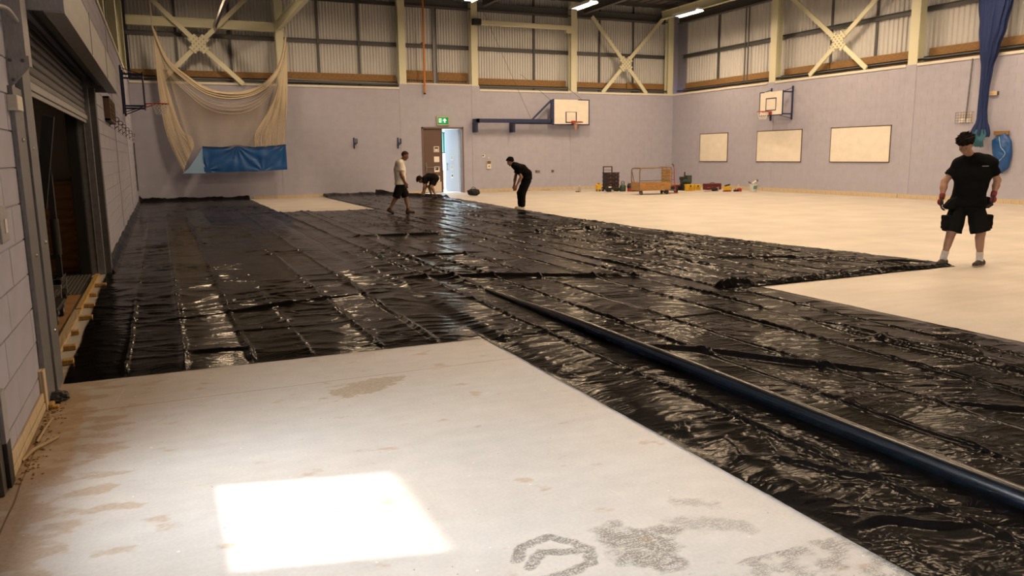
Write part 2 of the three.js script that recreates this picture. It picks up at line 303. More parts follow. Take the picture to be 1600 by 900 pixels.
for (const [a, b] of [[-32.3, -26.1], [-25.6, -23.2], [-23.17, -19.45], [-18.9, -14], [-13.96, -8]]) { obj('insulation_board', bx(XR + .42, 4.72, a, XR + .57, 4.98, b), M.timberOld, wr); obj('insulation_board', bx(XR + .3, 4.42, a, XR + .5, 4.56, b), M.timberOld, wr); }
obj('insulation_board', bx(XL - .57, 4.72, -32, XL - .42, 4.98, -8), M.timberOld, wl);
for (const [a, b] of [[-.7, 4.5], [4.9, 9.4], [13.1, 17.6], [18, 23.1]]) obj('cable_tray', [bx(a, 4.6, ZB - .42, b, 4.615, ZB - .2), bx(a, 4.6, ZB - .2, b, 4.66, ZB - .19)], M.zincDark, wb);
obj('cable_tray', [rod([4.9, 4.72, ZB - .36], [9.4, 4.66, ZB - .36], .035)], M.zinc, wb);
obj('cable_tray', [bx(XR + .2, 4.6, ZB, XR + .4, 4.615, -8), bx(XR + .2, 4.6, ZB, XR + .21, 4.66, -8)], M.zincDark, wr);
// unpainted softwood skirting
struct('baseboard_back', [rb(3.3, 0, ZB, DX0 - .06, .115, ZB + .022), rb(DX1 + .06, 0, ZB, 17.7, .115, ZB + .022), rb(17.72, 0, ZB, XR, .115, ZB + .022)], M.skirt);
struct('baseboard_right', [rb(XR - .022, 0, ZB, XR, .135, -26.1), rb(XR - .03, 0, -26.08, XR, .14, -19.4), rb(XR - .022, 0, -19.38, XR, .135, -12), rb(XR - .022, 0, -11.98, XR, .135, ZF)], M.skirt);
{ const b = struct('baseboard_left', [rb(XL, .012, -5.72, XL + .022, .06, -4.5), rb(XL, .064, -5.72, XL + .018, .125, -4.5)], M.skirt); obj('upright_block', rb(XL - .005, 0, -5.80, XL + .03, .27, -5.71), M.skirt, b); obj('far_strip', rb(XL, 0, -17, XL + .02, .09, OZ0 - .1), M.skirt, b); }
// ---------------------------------------------------------------- doors
function signTex(w, h, draw) { const c = document.createElement('canvas'); c.width = w; c.height = h; const g = c.getContext('2d'); draw(g, w, h); const t = new THREE.CanvasTexture(c); t.colorSpace = THREE.SRGBColorSpace; return t; }
function plate(name, w, h, texture, at, turn, parent, extra = {}) {   // a thin printed plate
  const g = new THREE.BoxGeometry(w, h, .006); g.userData.keepUV = true;
  const m = new THREE.Mesh(g, new THREE.MeshStandardMaterial({ map: texture, roughness: .6, ...extra })); m.name = parent === scene ? numbered(name) : name; m.position.set(...at); m.rotation.y = turn; m.castShadow = m.receiveShadow = true; parent.add(m); return m;
}
const notice = (kind) => signTex(64, 64, (g) => {
  g.fillStyle = '#f2efe8'; g.fillRect(0, 0, 64, 64); g.fillStyle = '#33302c';
  if (kind === 1) { g.fillRect(14, 12, 36, 30); g.fillStyle = '#c8c4bb'; g.fillRect(20, 18, 12, 8); }
  if (kind === 2) { g.beginPath(); g.arc(32, 30, 17, 0, 7); g.fill(); g.fillStyle = '#f2efe8'; g.beginPath(); g.arc(32, 30, 10, 0, 7); g.fill(); }
  if (kind === 3) { g.fillStyle = '#a89c94'; g.fillRect(6, 6, 52, 52); g.fillStyle = '#3a302c'; g.fillRect(12, 10, 40, 14); g.fillStyle = '#e8e2da'; g.fillRect(14, 30, 36, 22); }
  if (kind === 4) { g.fillStyle = '#555'; for (let i = 0; i < 5; i++) g.fillRect(10, 10 + i * 9, 40 - (i % 2) * 9, 4); }
});
const d1 = new THREE.Group(); d1.name = 'door_1'; d1.userData.kind = 'structure'; scene.add(d1);
obj('door_frame', [rb(DX0, 0, ZB - .3, DX0 + .07, DH, ZB + .03), rb(DX1 - .07, 0, ZB - .3, DX1, DH, ZB + .03), rb(DX0, DH - .07, ZB - .3, DX1, DH, ZB + .03)], std([.16, .11, .10], .5), d1);
{ // closed leaf on the left, with its notices, kick plate and pull bar
  const leaf = obj('door_leaf', rb(DX0 + .07, .02, ZB - .1, 11.25, DH - .07, ZB - .045, .01), M.brownDoor, d1);
  obj('kick_plate', rb(DX0 + .1, .05, ZB - .046, 11.22, .5, ZB - .04, .002), std([.62, .55, .46], .4), leaf);
  obj('push_bar', [rod([DX0 + .15, 1.13, ZB + .03], [11.2, 1.13, ZB + .03], .014), rod([DX0 + .19, 1.13, ZB - .04], [DX0 + .19, 1.13, ZB + .03], .012), rod([11.15, 1.13, ZB - .04], [11.15, 1.13, ZB + .03], .012), rb(DX0 + .16, .95, ZB - .046, DX0 + .2, 1.33, ZB - .02, .004)], M.zinc, leaf);
  for (const [y, k] of [[1.9, 3], [1.47, 0], [1.04, 1], [.63, 2]]) plate('notice', .24, .24, notice(k), [11.02, y, ZB - .03], 0, leaf);
  obj('edge_strip', rb(11.25, .02, ZB - .1, 11.3, DH - .07, ZB - .04, .005), std([.05, .04, .04], .5), leaf);
}
{ // second leaf stands open into the passage, washed by daylight
  const leaf = new THREE.Group(); leaf.name = 'open_leaf'; leaf.position.set(DX1 - .09, 0, ZB - .3); leaf.rotation.y = .32; d1.add(leaf);
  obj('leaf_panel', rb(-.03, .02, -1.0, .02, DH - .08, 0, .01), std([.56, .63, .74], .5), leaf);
  for (const [y, k] of [[1.52, 4], [1.1, 4], [.72, 1]]) plate('notice', .17, .2, notice(k), [-.037, y, -.5], -Math.PI / 2, leaf);
  obj('handle', [rod([-.09, .95, -.8], [-.09, 1.3, -.8], .014), rod([-.03, 1.0, -.8], [-.09, 1.0, -.8], .012), rod([-.03, 1.25, -.8], [-.09, 1.25, -.8], .012)], M.zinc, leaf);
}
// the passage beyond: white walls, a window with a teal blind, daylight from its roof light
const passage = struct('wall_passage', [bx(9.4, 0, -38.3, 14.2, 3.0, -38.1), bx(9.3, 0, -38.3, 9.4, 3.0, ZB - .3), bx(14.2, 0, -38.3, 14.3, 3.0, ZB - .3), bx(9.3, 3.0, -38.3, 14.3, 3.1, ZB - .3)], std([.80, .85, .86], .6));
{
  const w = new THREE.Group(); w.name = 'window_1'; w.userData.kind = 'structure'; scene.add(w);
  obj('window_frame', [bx(12.55, 1.75, -38.1, 13.6, 1.79, -38.06), bx(12.55, 2.75, -38.1, 13.6, 2.79, -38.06), bx(13.2, 1.75, -38.1, 13.25, 2.79, -38.05), bx(12.55, 1.75, -38.1, 12.59, 2.79, -38.06), bx(13.56, 1.75, -38.1, 13.6, 2.79, -38.06)], M.greenMachine, w);
  obj('window_pane', bx(12.6, 1.8, -38.1, 13.55, 2.75, -38.085), std([.22, .6, .58], .3), w);
  const lp = thing('roof_light', 'bright square ceiling light in the passage behind the open door', 'light', [11.9, 2.97, -35.6]);
  obj('diffuser', bx(-.9, 0, -1.2, .9, .03, 1.2), new THREE.MeshStandardMaterial({ color: 0xffffff, emissive: new THREE.Color().setRGB(.9, .97, 1), emissiveIntensity: 3 }), lp);
  const l = new THREE.RectAreaLight(new THREE.Color().setRGB(.88, .96, 1), 22, 1.8, 2.4); l.name = 'passage_daylight'; l.position.set(0, -.02, 0); l.rotation.x = -Math.PI / 2; lp.add(l);
  const sh = thing('shelf_unit', 'orange wood shelf with dark teal bin under it, seen through the open door', 'shelf', [12.15, 0, -36.6]);
  obj('top_board', rb(-.3, .86, -.3, .42, .92, .3), M.ply, sh); obj('apron', rb(-.28, .68, .2, .4, .86, .26), M.ply, sh); for (const x of [-.27, .39]) for (const z of [-.27, .27]) obj('leg', rb(x - .025, 0, z - .025, x + .025, .86, z + .025), M.ply, sh);
  const bin = thing('waste_bin', 'dark teal bin below the orange shelf beyond the doorway', 'bin', [12.2, 0, -36.45]);
  obj('body', new THREE.CylinderGeometry(.2, .17, .56, 20).translate(0, .28, 0), std([.01, .05, .06], .5), bin); obj('rim', ring(0, .56, 0, .2, .015), std([.02, .07, .08], .5), bin);
}
// glazed exit door beside the camera (its far jamb just shows at the left edge)
{
  const d = new THREE.Group(); d.name = 'door_2'; d.userData.kind = 'structure'; scene.add(d);
  const dark = std([.07, .065, .06], .4);
  obj('door_frame', [rb(XL - .3, 0, WZ0 - .12, XL + .01, WY1 + .1, WZ0 - .04), rb(XL - .3, 0, WZ1 + .04, XL + .01, WY1 + .1, WZ1 + .1), rb(XL - .3, WY1, WZ0 - .1, XL + .01, WY1 + .12, WZ1 + .1), rb(XL - .25, WY0 - .12, WZ0 - .04, XL - .2, WY0, WZ1 + .04)], dark, d);
  obj('lower_panel', bx(XL - .25, 0, WZ0 - .04, XL - .2, WY0 - .11, WZ1 + .04), dark, d);
  obj('glass_pane', bx(XL - .23, WY0, WZ0 - .04, XL - .224, WY1, WZ1 + .04), M.glass, d);
  obj('kick_guard', rb(XL, .01, -4.46, XL + .03, .24, WZ0 - .12, .004), M.black, d);
  obj('jamb_cover', rb(XL, .24, -4.46, XL + .03, .5, WZ0 - .12, .004), M.zincLight, d);
}
{
  const w = new THREE.Group(); w.name = 'window_2'; w.userData.kind = 'structure'; scene.add(w); const [a, b, lo, hi] = W2;
  obj('window_frame', [rb(XL - .25, lo, a, XL - .18, hi, a + .06), rb(XL - .25, lo, b - .06, XL - .18, hi, b), rb(XL - .25, lo, a, XL - .18, lo + .06, b), rb(XL - .25, hi - .06, a, XL - .18, hi, b), rb(XL - .25, lo, -.53, XL - .18, hi, -.47)], std([.5, .5, .5], .5), w);
  for (const [p, q] of [[a + .06, -.53], [-.47, b - .06]]) obj('glass_pane', bx(XL - .22, lo + .06, p, XL - .214, hi - .06, q), M.glass, w);
}
struct('ground_outside', [bx(-12, -.25, -16, XL - .72, -.21, 6)], std([.35, .34, .32], .9));

// ---------------------------------------------------------------- lamps
{
  const proto = thing('high_bay_lamp', '', 'lamp', [15.77, 7.4, -28.1], 0, 'lit linear lamps hung from the roof');
  obj('housing', [rb(-.16, .05, -.85, .16, .12, .85, .01)], M.whitePlastic, proto);
  obj('reflector', [bar([-.16, .05, 0], [-.21, -.02, 0], .004, 1.7), bar([.16, .05, 0], [.21, -.02, 0], .004, 1.7)], M.whitePlastic, proto);
  obj('diffuser', rb(-.15, .03, -.82, .15, .05, .82, .004), new THREE.MeshStandardMaterial({ color: 0xffffff, emissive: new THREE.Color().setRGB(1, .93, .82), emissiveIntensity: 5 }), proto);
  for (const z of [-.6, .6]) obj('hanger', rod([0, .12, z], [0, 1.2, z], .006), M.zinc, proto);
  const light = (o, k) => { const l = new THREE.RectAreaLight(LAMP_COLOR, LAMP_POWER * k, .3, 1.64); l.name = 'lamp_light'; l.position.set(0, .024, 0); l.rotation.x = -Math.PI / 2; o.add(l); };
  let first = true;
  for (const [z, xs] of [[-28.25, [11.17, 15.77, 20.78, 6.3, 1.6]], [-21.6, [11.0, 15.77, 20.6]], [-15.0, [11.0, 15.77, 20.6]], [-8.4, [6.3, 11.0, 15.77, 20.6]], [-1.8, [11.0, 15.77]]]) for (const x of xs) {
    const far = z < -25 && x > 10, l = far ? (x < 12 ? 'lit linear lamp cut by the top of the picture, left of the other two' : x < 18 ? 'lit linear lamp over the backboard on the far wall, middle of three' : 'lit linear lamp nearest the far corner of the hall') : ['lit lamp above the picture, ' + (x < 4 ? 'over the hanging net' : x < 8 ? 'leftmost row' : x < 12 ? 'left row' : x < 18 ? 'middle row' : 'right row') + (z < -25 ? '' : z < -20 ? ', second from the far wall' : z < -14 ? ', third from the far wall' : z < -7 ? ', fourth from the far wall' : ', beside the camera')][0];
    const o = first ? proto : copyOf(proto, [x, 7.4, z], 0, l); if (first) { o.position.set(x, 7.4, z); o.userData.label = l; first = false; }
    light(o, x < 8 ? (z < -25 ? .3 : 1.4) : z > -10 ? .68 : 1);
  }
}
// ---------------------------------------------------------------- steel frame
function hsec(x, z, y0, y1, w, d, t = .018) { return [bx(x - w / 2, y0, z + d / 2 - t, x + w / 2, y1, z + d / 2), bx(x - w / 2, y0, z - d / 2, x + w / 2, y1, z - d / 2 + t), bx(x - t / 2, y0, z - d / 2 + t, x + t / 2, y1, z + d / 2 - t)]; }
{
  const cols = ['just right of the hanging cream net', 'left of the orange pipe', 'right of the doorway bay, carrying the dark bracket', 'above the far backboard', 'in the far corner of the hall'];
  const xs = [4.665, 9.62, 12.875, 17.795, 23.16];
  xs.forEach((x, i) => { const t = thing('steel_column', 'cream painted steel column on top of the far block wall, ' + cols[i], 'column', [x, i === 1 || i === 2 ? 4.62 : 4.45, ZB - .16], 0, 'cream columns'); obj('section', hsec(0, 0, .04, 8.62 - t.position.y, .3, .3), M.cream, t); obj('base_plate', bx(-.17, 0, -.15, .17, .04, .16), M.cream, t); });
  [[-25.85, 'nearer the far corner, above the small backboard'], [-19.19, 'between the cross brace and the hanging blue net'], [-12.53, 'out of view to the right of the blue net']].forEach(([z, s]) => { const t = thing('steel_column', 'cream painted steel column on top of the right block wall, ' + s, 'column', [XR + .16, 4.45, z], 0, 'cream columns'); obj('section', hsec(0, 0, .04, 4.17, .36, .3).map((g) => g.rotateY(-Math.PI / 2)), M.cream, t); obj('base_plate', bx(-.15, 0, -.2, .15, .04, .2), M.cream, t); });
  [[-32.3, 'in the left corner behind the net'], [-25.85, 'beside the left basketball hoop'], [-19.19, 'over the grille beside the shutter hood']].forEach(([z, s]) => { const t = thing('steel_column', 'cream steel column on top of the left block wall, ' + s, 'column', [XL - .12, 4.45, z], 0, 'cream columns'); obj('section', hsec(0, 0, .04, 4.17, .36, .24).map((g) => g.rotateY(Math.PI / 2)), M.cream, t); obj('base_plate', bx(-.13, 0, -.2, .13, .04, .2), M.cream, t); });
}
function brace(label, c, lens, turn, flip = 1) {               // crossed channel arms with a stepped, bolted plate in the middle
  const t = thing('cross_brace', label, 'brace', c, turn, 'crossed cream braces');
  lens.forEach(([dx, dy, d]) => obj('arm', [bar([0, 0, d], [dx * flip, dy, d], .17, .05), bar([0, 0, d - .05], [dx * flip, dy, d - .05], .02, .06)], M.cream, t));
  const p = new THREE.Group(); p.name = 'gusset'; p.rotation.z = Math.PI / 4; p.position.z = .07; t.add(p);
  obj('plate', [rb(-.36, -.16, -.015, .36, .16, .015, .003), rb(-.16, -.36, -.013, .16, .36, .013, .003)], M.cream, p);
  const b = []; for (let i = -2; i <= 2; i++) for (let j = -2; j <= 2; j++) if (Math.abs(i) < 2 || Math.abs(j) < 2) b.push(new THREE.CylinderGeometry(.028, .028, .03, 6).rotateX(Math.PI / 2).translate(i * .125, j * .125, .025));
  obj('bolts', b, std([.42, .38, .27], .6), p).userData.kind = 'stuff';
  return t;
}
brace('crossed cream steel brace with bolted centre plate behind the hanging cream net', [1.68, 5.86, ZB + .12], [[-1.45, -1.42, 0], [1.5, -1.42, .03], [-2.3, 2.3, .03], [2.4, 2.35, 0]], 0);
brace('crossed cream steel brace on the far wall between the backboard and the corner', [20.62, 5.83, ZB - .1], [[-1.25, -1.35, 0], [1.2, -1.35, .03], [-1.85, 2.05, .03], [2.35, 2.45, 0]], 0);
brace('crossed cream steel brace on the right wall above the middle whiteboard', [XR + .1, 5.65, -22.49], [[-1.4, -1.1, 0], [1.35, -1.1, .03], [-2.5, 2.0, .03], [1.85, 1.45, 0]], -Math.PI / 2);
tag(obj('tie_beam', [rb(-.75, 6.5, ZB - .2, 4.5, 6.8, ZB - .02), rb(-.75, 6.48, ZB - .24, 4.5, 6.52, ZB + .02), rb(-.75, 6.78, ZB - .24, 4.5, 6.82, ZB + .02)], M.cream), 'level cream steel beam crossing the far wall above the hanging net', 'beam');
tag(obj('roof_beam', [rb(4.58, 6.55, ZB, 4.75, 6.58, -12), rb(4.66, 6.58, ZB, 4.68, 6.9, -12), rb(4.58, 6.9, ZB, 4.75, 6.93, -12)], M.cream), 'cream steel beam running from the net column towards the viewer', 'beam');
{ const t = thing('net_track', 'shiny galvanised track running towards the viewer from the cream beam', 'track', [2.27, 6.42, 0]); obj('channel', [bx(-.05, .1, ZB + .25, .05, .11, -12), bx(-.05, 0, ZB + .25, -.045, .1, -12), bx(.045, 0, ZB + .25, .05, .1, -12)], M.zincLight, t); obj('support', bx(-.03, .11, ZB + .25, .03, .2, -12), M.zinc, t); }
tag(obj('eaves_beam', [rb(9.7, 7.86, ZB - .48, 23.1, 7.9, ZB - .23), rb(9.7, 7.9, ZB - .36, 23.1, 8.14, ZB - .34), rb(9.7, 8.14, ZB - .48, 23.1, 8.18, ZB - .23)], M.zincDark), 'dark steel eaves beam along the top of the far wall', 'beam');
tag(obj('eaves_beam', [rb(XR + .15, 7.8, ZB, XR + .4, 7.84, -12), rb(XR + .26, 7.84, ZB, XR + .28, 8.1, -12), rb(XR + .15, 8.1, ZB, XR + .4, 8.14, -12)], M.zincDark), 'dark steel eaves beam along the top of the right wall', 'beam');
[[18.3, 'above the far backboard'], [13.3, 'left of the middle lamp'], [22.6, 'running from the far corner']].forEach(([x, s], i) => tag(obj('rafter', [rb(x - .1, 7.95, ZB, x + .1, 7.98, -10), rb(x - .01, 7.98, ZB, x + .01, 8.3, -10), rb(x - .1, 8.3, ZB, x + .1, 8.33, -10)], i === 2 ? M.cream : M.zincDark), 'steel roof beam under the ceiling ' + s, 'beam', 'roof beams'));
{ const t = thing('wall_tube', 'level cream tube between two far columns with a dark end bracket', 'tube', [0, 7.28, ZB]); obj('tube', rb(13.1, -.1, .05, 17.6, .1, .2, .02), M.cream, t); obj('end_bracket', rb(12.75, -.12, .02, 13.12, .14, .26, .02), M.black, t); obj('seat_bracket', rb(17.3, -.22, 0, 17.62, -.08, .2, .01), M.cream, t); }
{ const t = thing('orange_pipe', 'thin orange pipe hanging down the far wall above the doorway', 'pipe', [10.5, 4.2, ZB + .18]); obj('pipe', rod([0, .05, 0], [0.02, 4.4, 0], .042, 12), M.orange, t); obj('end_cap', rod([0, 0, 0], [0, .06, 0], .05, 12), M.black, t); for (const y of [2.1, .5]) obj('bracket', bx(-.02, y, -.35, .02, y + .04, .03), M.zincDark, t); }
// ---------------------------------------------------------------- black sheeting
const texBump = (() => {                                       // fine crinkles, 1.6 m repeat
  const P = 1024, f = (x, y, a, b) => 1 - Math.min(1, Math.abs(n2(x / P * a, y / P * b, 0)) * 2.4);
  return tex(P, P, (x, y) => {
    const w = x / P, h = y / P, wx = n2(w * 8, h * 8, 8), wy = n2(w * 8 + 3, h * 8, 8);
    const r1 = 1 - Math.min(1, 2.3 * Math.abs(n2(w * 8 + wx * .8, h * 32 + wy * 1.2, 32 * 1)));
    const r2 = 1 - Math.min(1, 2.3 * Math.abs(n2(w * 24 + wx, h * 64 + wy, 64)));
    const r3 = 1 - Math.min(1, 2.3 * Math.abs(n2(w * 48 + wy, h * 40 + wx, 64)));
    const m = clamp(.5 + n2(w * 4, h * 4 + .5, 4));
    return grey(.5 * Math.pow(r1, 2) + .25 * Math.pow(r2, 2) * m + .22 * Math.pow(r3, 2) * (1 - m));
  }, false, 1 / 1.6, 1 / 1.6);
})();
M.poly = new THREE.MeshPhysicalMaterial({ color: new THREE.Color().setRGB(.0052, .0046, .0046), roughness: .14, ior: 1.5, specularIntensity: .08, bumpMap: texBump, bumpScale: .0016, side: THREE.DoubleSide });
function sheetGeo(o) {                                         // grid whose rows follow the distance from z = 0
  const rows = [], kz = o.kz; let z = o.z0; rows.push(0); const L = o.z0 - o.z1;
  let s = 0; while (s < L) { s += Math.max(o.dz, kz * Math.hypot(Math.max(0, -(o.z0 - s)), 2.5)); rows.push(Math.min(1, s / L)); }
  const nx = o.nx, nz = rows.length, pos = new Float32Array((nx + 1) * nz * 3), uv = new Float32Array((nx + 1) * nz * 2), idx = new Uint32Array(nx * (nz - 1) * 6);
  let k = 0;
  for (let j = 0; j < nz; j++) for (let i = 0; i <= nx; i++) {
    const q = i / nx, zz0 = o.zNear ? o.zNear(q) : o.z0, zz1 = o.zFar ? o.zFar(q) : o.z1, z = lerp(zz0, zz1, rows[j]);
    const x = lerp(o.x0(z), o.x1(z), q), v = j * (nx + 1) + i;
    pos[v * 3] = x; pos[v * 3 + 1] = Math.max(.002, o.h(x, z, q, rows[j])); pos[v * 3 + 2] = z; uv[v * 2] = x; uv[v * 2 + 1] = z;
    if (i < nx && j + 1 < nz) { const a = v, b = v + 1, c = v + nx + 1, d = c + 1; idx[k++] = a; idx[k++] = b; idx[k++] = c; idx[k++] = b; idx[k++] = d; idx[k++] = c; }
  }
  const g = new THREE.BufferGeometry(); g.setAttribute('position', new THREE.BufferAttribute(pos, 3)); g.setAttribute('uv', new THREE.BufferAttribute(uv, 2)); g.setIndex(new THREE.BufferAttribute(idx, 1)); g.computeVertexNormals(); g.userData.keep = true; return g;
}
const ridge = (n, k = 2.2, e = 2) => Math.pow(1 - Math.min(1, Math.abs(n) * k), e);
function crinkle(x, z, amp = 1) {
  const far = sstep(24, 9, -z), near = sstep(11, 6, -z);
  const wx = n2(x * .8, z * .8 + 9), wz = n2(x * .8 + 21, z * .8), ux = n2(x * 2.7, z * 2.7 + 5), uz = n2(x * 2.7 + 9, z * 2.7);
  const patch = sstep(-.35, .35, n2(x * .55 + 4, z * .75)), patch2 = sstep(-.1, .3, n2(x * .8 + 14, z * .9 + 33)), patch3 = sstep(.08, .34, n2(x * 1.1 + 54, z * 1.3 + 3));
  let h = .005 * (.5 + n2(x * .8, z * 1.5)) + lerp(.017, .003, near) * sstep(-.3, .3, n2(x * .45 + 8, z * .35)) * ridge(n2(x * .75 + .8 * wx, z * 2.5 + 1.3 * wz + .35 * uz), 2.8, 2.2) * amp;
  h += .007 * patch * ridge(n2(x * 1.1 + 1.2 * wx, z * 3.6 + 2.4 * wz), 3.4, 2.4) * amp;
  h += lerp(.0085, .0042, near) * (.25 + patch2) * ridge(n2(x * lerp(1.1, 1.7, near) + 1.6 * wz + z * .3, z * lerp(4.6, 8.5, near) + 2.5 * wx + .5 * uz), 2.8, 2) * amp;
  const a = x * .82 + z * .57, b = -x * .57 + z * .82;
  h += .0042 * patch2 * ridge(n2(a * 1.6 + wx, b * 6.5 + 2 * wz), 3, 2.2) * amp;
  if (far > 0) h += far * .0019 * ridge(n2(x * 3.4 + 2 * wx + .4 * ux, z * 19 + 3 * wz + .8 * uz), 2.4, 1.7) * (.25 + .9 * patch * patch2 + .3 * patch3) * amp;
  if (near > 0) h += near * patch3 * .0026 * ridge(n2(x * 14 + 3 * wx + ux, z * 17 + 3 * wz + uz), 2.2, 1.6) * amp;
  return h;
}
const crease = (d, a, w) => a * Math.exp(-Math.abs(d) / w * 1.6);
const fold = (x, z, x0, z0, x1, z1, a, w) => { const dx = x1 - x0, dz = z1 - z0, L2 = dx * dx + dz * dz, t = ((x - x0) * dx + (z - z0) * dz) / L2; if (t < -.05 || t > 1.05) return 0; const d = ((x - x0) * dz - (z - z0) * dx) / Math.sqrt(L2) + .03 * Math.sin(t * 7 + x0); const q = clamp(t), e = Math.pow(Math.sin(Math.PI * clamp(q * .94 + .03)), .6); return a * e * Math.exp(-(d * d) / (w * w)); };
function creases(x, z, list, cross) {                         // straight fold lines left by the roll: along z, and across
  let h = 0;
  for (const [cx, a, w, k = 0] of list) { const c = cx + .018 * n2(z * 1.1, cx * 7) + .006 * n2(z * 5, cx * 3); const g = .55 + .9 * n2(z * .9 + cx * 13, cx * 5) + .35; const d = x - c; if (z > -14) h += .0042 * Math.exp(-d * d / .012) * sstep(-.12, .2, n2(z * 1.1 + cx * 9, cx * 3)) * ridge(n2(z * 13 + x * 2.5 + cx * 5, x * 3.2), 2.2, 1.6);
    h += crease(x - c, 1.05 * a * clamp(g, .5, 1.3), .48 * w * (1 + .09 * Math.max(0, -z - 3))); }
  for (const [cz, x0, x1, a, w] of cross) if (x > x0 && x < x1) { const c = cz + .05 * n2(x * 1.3, cz * 3); const e = sstep(x0, x0 + .3, x) * sstep(x1, x1 - .3, x); h += e * .5 * a * clamp(.5 + 1.6 * n2(x * 1.7 + cz, cz * 5), 0, 1.2) * Math.exp(-Math.abs(z - c) / (.45 * w * (1 - .06 * z)) * 1.6); }
  return h;
}
{ // first strip: from the left wall, under the middle one
  const L = [[-.37, .016, .035], [.05, .018, .035], [.56, .026, .04], [1.02, .010, .03], [1.62, .022, .04], [2.1, .024, .04]];
  const X = []; for (let z = -7.55; z > -31; z -= 1.18 + .5 * n2(z, 4)) X.push([z, -.8, 2.9, .018 + .01 * n2(z * 3, 8), .035]);
  const g = sheetGeo({ z0: -6.34, z1: -32.66, kz: .0034, dz: .02, nx: 200, zNear: (q) => -6.37 + .06 * q + .015 * n2(q * 9, 2),
    x0: (z) => (z > -12.4 ? -.775 - .04 * sstep(-8, -12, z) : XL + .012) + .02 * n2(z * 1.5, 3), x1: (z) => 3.12 + .03 * n2(z * .9, 8),
    h: (x, z, q, t) => {
      const under = z > -23.9 ? sstep(2.75, 2.3, x) : 1;
      let h = .006 + (crinkle(x, z) + creases(x, z, L, X) + fold(x, z, -.2, -8.4, 2.3, -9.1, .03, .05) + fold(x, z, .1, -7.0, .65, -6.75, .02, .05)) * (.08 + .92 * under);
      if (z < -12.5) h += sstep(XL + .14, XL, x) * (.12 + .05 * n2(z * 1.2, 5));
      h += sstep(-32.3, -32.6, z) * (.13 + .12 * n2(x * 1.1, 9) + .03 * n2(x * 5, 2));
      return h * (.25 + .75 * sstep(0, .01, t));
    } });
  tag(obj('plastic_sheet', g, M.poly), 'black plastic sheet strip running along the left wall from the shutter to the net', 'sheet', 'strips of black floor sheeting');
}
{ // middle strip: lies over the first one, comes past the camera on the right
  const L = [[3.1, .03, .05], [3.92, .026, .035], [4.45, .018, .03], [5.1, .028, .035], [5.6, .032, .04], [6.07, .022, .03]];
  const X = [[-2.55, 3.6, 6.4, .012, .03], [-3.55, 2.6, 3.5, .01, .03], [-5.3, 3.6, 6.4, .016, .03]]; for (let z = -6.6; z > -23; z -= 1.1 + .5 * n2(z, 7)) X.push([z, 2.6, 6.5, .014 + .01 * n2(z * 3, 2), .03]);
  const g = sheetGeo({ z0: .3, z1: -23.6, kz: .0036, dz: .0125, nx: 310, zFar: (q) => -23.7 + .25 * q + .08 * n2(q * 7, 5),
    x0: (z) => 2.525 + .012 * n2(z * 1.2, 1) + (z < -7 ? .1 * n2(z * .5, 4) + .2 * sstep(-8, -20, z) : 0), x1: (z) => 6.56 + .02 * n2(z * 2.1, 7) + .012 * n2(z * 9, 7),
    h: (x, z, q, t) => {
      const under = z < -7.2 ? sstep(6.02, 5.85, x) : 1, pipe = z > -8.7 ? 1 - .9 * Math.exp(-Math.pow((x - 3.45) / .1, 2)) : 1;
      let h = (crinkle(x, z, z > -4 ? 1.25 : 1) + creases(x, z, L, X)) * pipe;
      h += fold(x, z, 3.6, -5.4, 4.85, -3.75, .05, .05) + fold(x, z, 4.4, -3.3, 5.1, -2.7, .03, .04) + fold(x, z, 2.75, -3.1, 3.2, -2.5, .022, .035) + fold(x, z, 2.62, -2.3, 3.1, -2.1, .024, .035) + fold(x, z, 2.62, -6.1, 2.95, -6.6, .02, .03);
      h += fold(x, z, 2.9, -9.9, 5.9, -8.5, .05, .06) + fold(x, z, 3.3, -11.8, 4.9, -12.0, .04, .07) + fold(x, z, 3.4, -15.5, 5.4, -15.2, .05, .1);
      h += fold(x, z, 5.56, -5.3, 5.56, -3.2, .04, .045) + fold(x, z, 5.3, -4.75, 5.75, -4.6, .03, .06);
      if (z < -8.3) h += sstep(-8.3, -9.2, z) * crease(x - 3.42 - .03 * n2(z * .8, 3) + .02 * (z + 9), .045, .05 + .004 * -z);
      h = h * (.06 + .94 * under) + .02 * (z < -6.2 ? 1 : .5);
      const e = Math.min(q, 1 - q); return .004 + h * (.2 + .8 * sstep(0, .05, e));
    } });
  tag(obj('plastic_sheet', g, M.poly), 'black plastic sheet strip in the middle carrying the long dark blue tube', 'sheet', 'strips of black floor sheeting');
}
